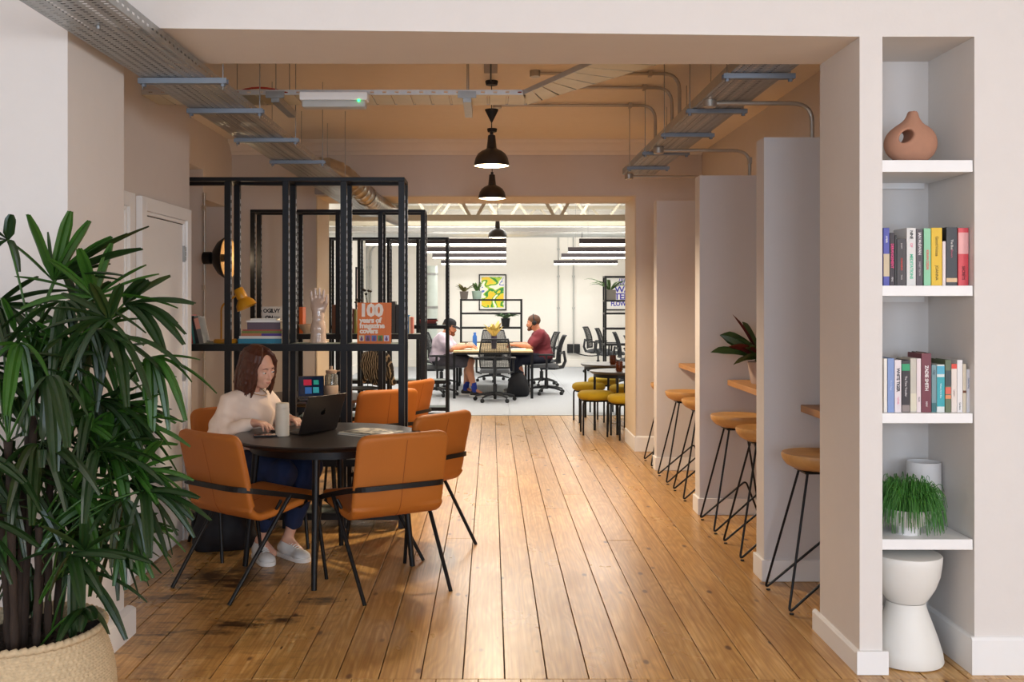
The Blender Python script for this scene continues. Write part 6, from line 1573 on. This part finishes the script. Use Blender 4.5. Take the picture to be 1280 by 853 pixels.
for lab, x, y, rz in (('white notebook in front of the man in the cap',-0.42,15.42,0.2),('sheet of paper on the headphones side of the bench desk',0.42,15.35,-0.15)):
    t = thing('notebook', lab, 'notebook', (x,y,0.72), rz)
    obj('pages', MB().box(-0.11,0.11,-0.15,0.15,0.001,0.012), PAPER, t, bevel=0.002); obj('binding', MB().box(-0.113,-0.108,-0.15,0.15,0,0.013), BLACKM, t)
laptop('open laptop in front of the headphones man on the bench desk', (0.30,15.9,0.72), rot_to(1,0), 20, DIM, False)
t = thing('backpack', 'black backpack on the carpet beneath the bench desk', 'bag', (0.42,15.3,0), 0.3)
f = Field((-0.22,-0.16,-0.01), (0.22,0.16,0.46), 0.008); f.ell((0,0,0.18),(0.16,0.11,0.19),0.05).ell((0,-0.08,0.14),(0.12,0.05,0.1),0.04).cone((-0.09,0,0.07),(0.09,0,0.07),0.09,0.09,0.05); f.above(0.0)
obj('bag_body', f.mesh('bag',1), mat('black_nylon','#14141a'), t); obj('carry_handle', MB().tube(bezier((-0.05,0,0.36),(0,0,0.44),(0.05,0,0.36),8), 0.009, 6), BLACKM, t)
# abstract poster
def abstract():
    m = bpy.data.materials.new('abstract_print'); m.use_nodes = True; N = m.node_tree.nodes; L = m.node_tree.links
    tc = N.new('ShaderNodeTexCoord'); nz = N.new('ShaderNodeTexNoise'); nz.inputs['Scale'].default_value = 4.2; nz.inputs['Detail'].default_value = 0.5; nz.inputs['Distortion'].default_value = 0.9
    L.new(tc.outputs['Object'], nz.inputs['Vector']); r = N.new('ShaderNodeValToRGB'); r.color_ramp.interpolation = 'CONSTANT'; e = r.color_ramp.elements
    e[0].position = 0; e[0].color = rgb('#e8c02a')
    e[1].position = 0.40; e[1].color = rgb('#d8cf30')
    for p_, c in ((0.46,'#2f8a34'),(0.52,'#a8c832'),(0.56,'#efe9da'),(0.64,'#4a6ac8'),(0.68,'#efe9da')): q = e.new(p_); q.color = rgb(c)
    L.new(nz.outputs['Fac'], r.inputs[0]); L.new(r.outputs[0], N['Principled BSDF'].inputs['Base Color']); N['Principled BSDF'].inputs['Roughness'].default_value = 0.4; return m
def framed(label, x0, x1, y, z0, z1, pm, fm=BLACK, name='framed_poster'):
    t = thing(name, label, 'poster', ((x0+x1)/2, y, z0)); w_, h = x1-x0, z1-z0
    fr = MB().box(-w_/2,-w_/2+0.025,-0.03,0,0,h).box(w_/2-0.025,w_/2,-0.03,0,0,h).box(-w_/2+0.025,w_/2-0.025,-0.03,0,0,0.025).box(-w_/2+0.025,w_/2-0.025,-0.03,0,h-0.025,h)
    obj('frame', fr, fm, t); obj('mount', MB().box(-w_/2+0.025,w_/2-0.025,-0.012,-0.001,0.025,h-0.025), PAPER, t)
    p = obj('print', MB().box(-w_/2+0.06,w_/2-0.06,-0.014,-0.0125,0.06,h-0.06), pm, t); return t, p, w_, h
framed('framed abstract poster in yellow, green and white on the office end wall', px(598.5,21.97), px(633,21.97), 21.998, pz(388,21.97), pz(343,21.97), abstract())
t, p, w_, h = framed('framed poster with purple block lettering behind the fern rack', px(757,21.97), px(757,21.97)+0.75, 21.998, pz(388,21.97), pz(346,21.97), PAPER)
PUR = mat('purple_print_ink','#3b35a8',0.5)
for tx, z, s_ in (('/////',0.84,0.19),('WA',0.61,0.19),('TED',0.40,0.19),('FLOWERS',0.19,0.15)):
    obj('poster_lettering', text_mesh(tx, s_, Matrix.Translation((0,-0.0155,z*h)) @ Matrix.Rotation(math.pi/2,4,'X'), 0.0005, bold=0.004, sx=1.1 if len(tx) < 5 else 0.85), PUR, t)
t = thing('framed_picture', 'framed pale pink picture on the office side wall', 'picture', (-2.749,20.75,pz(410,20.7)))
hh = pz(334,20.2)-pz(410,20.7)
obj('frame', MB().box(0,0.03,-0.55,-0.52,0,hh).box(0,0.03,0.52,0.55,0,hh).box(0,0.03,-0.52,0.52,0,0.03).box(0,0.03,-0.52,0.52,hh-0.03,hh), BLACK, t); obj('print', MB().box(0,0.01,-0.52,0.52,0.03,hh-0.03), mat('pale_pink_print','#d9c3bf',0.5,var=0.1,scale=3), t)
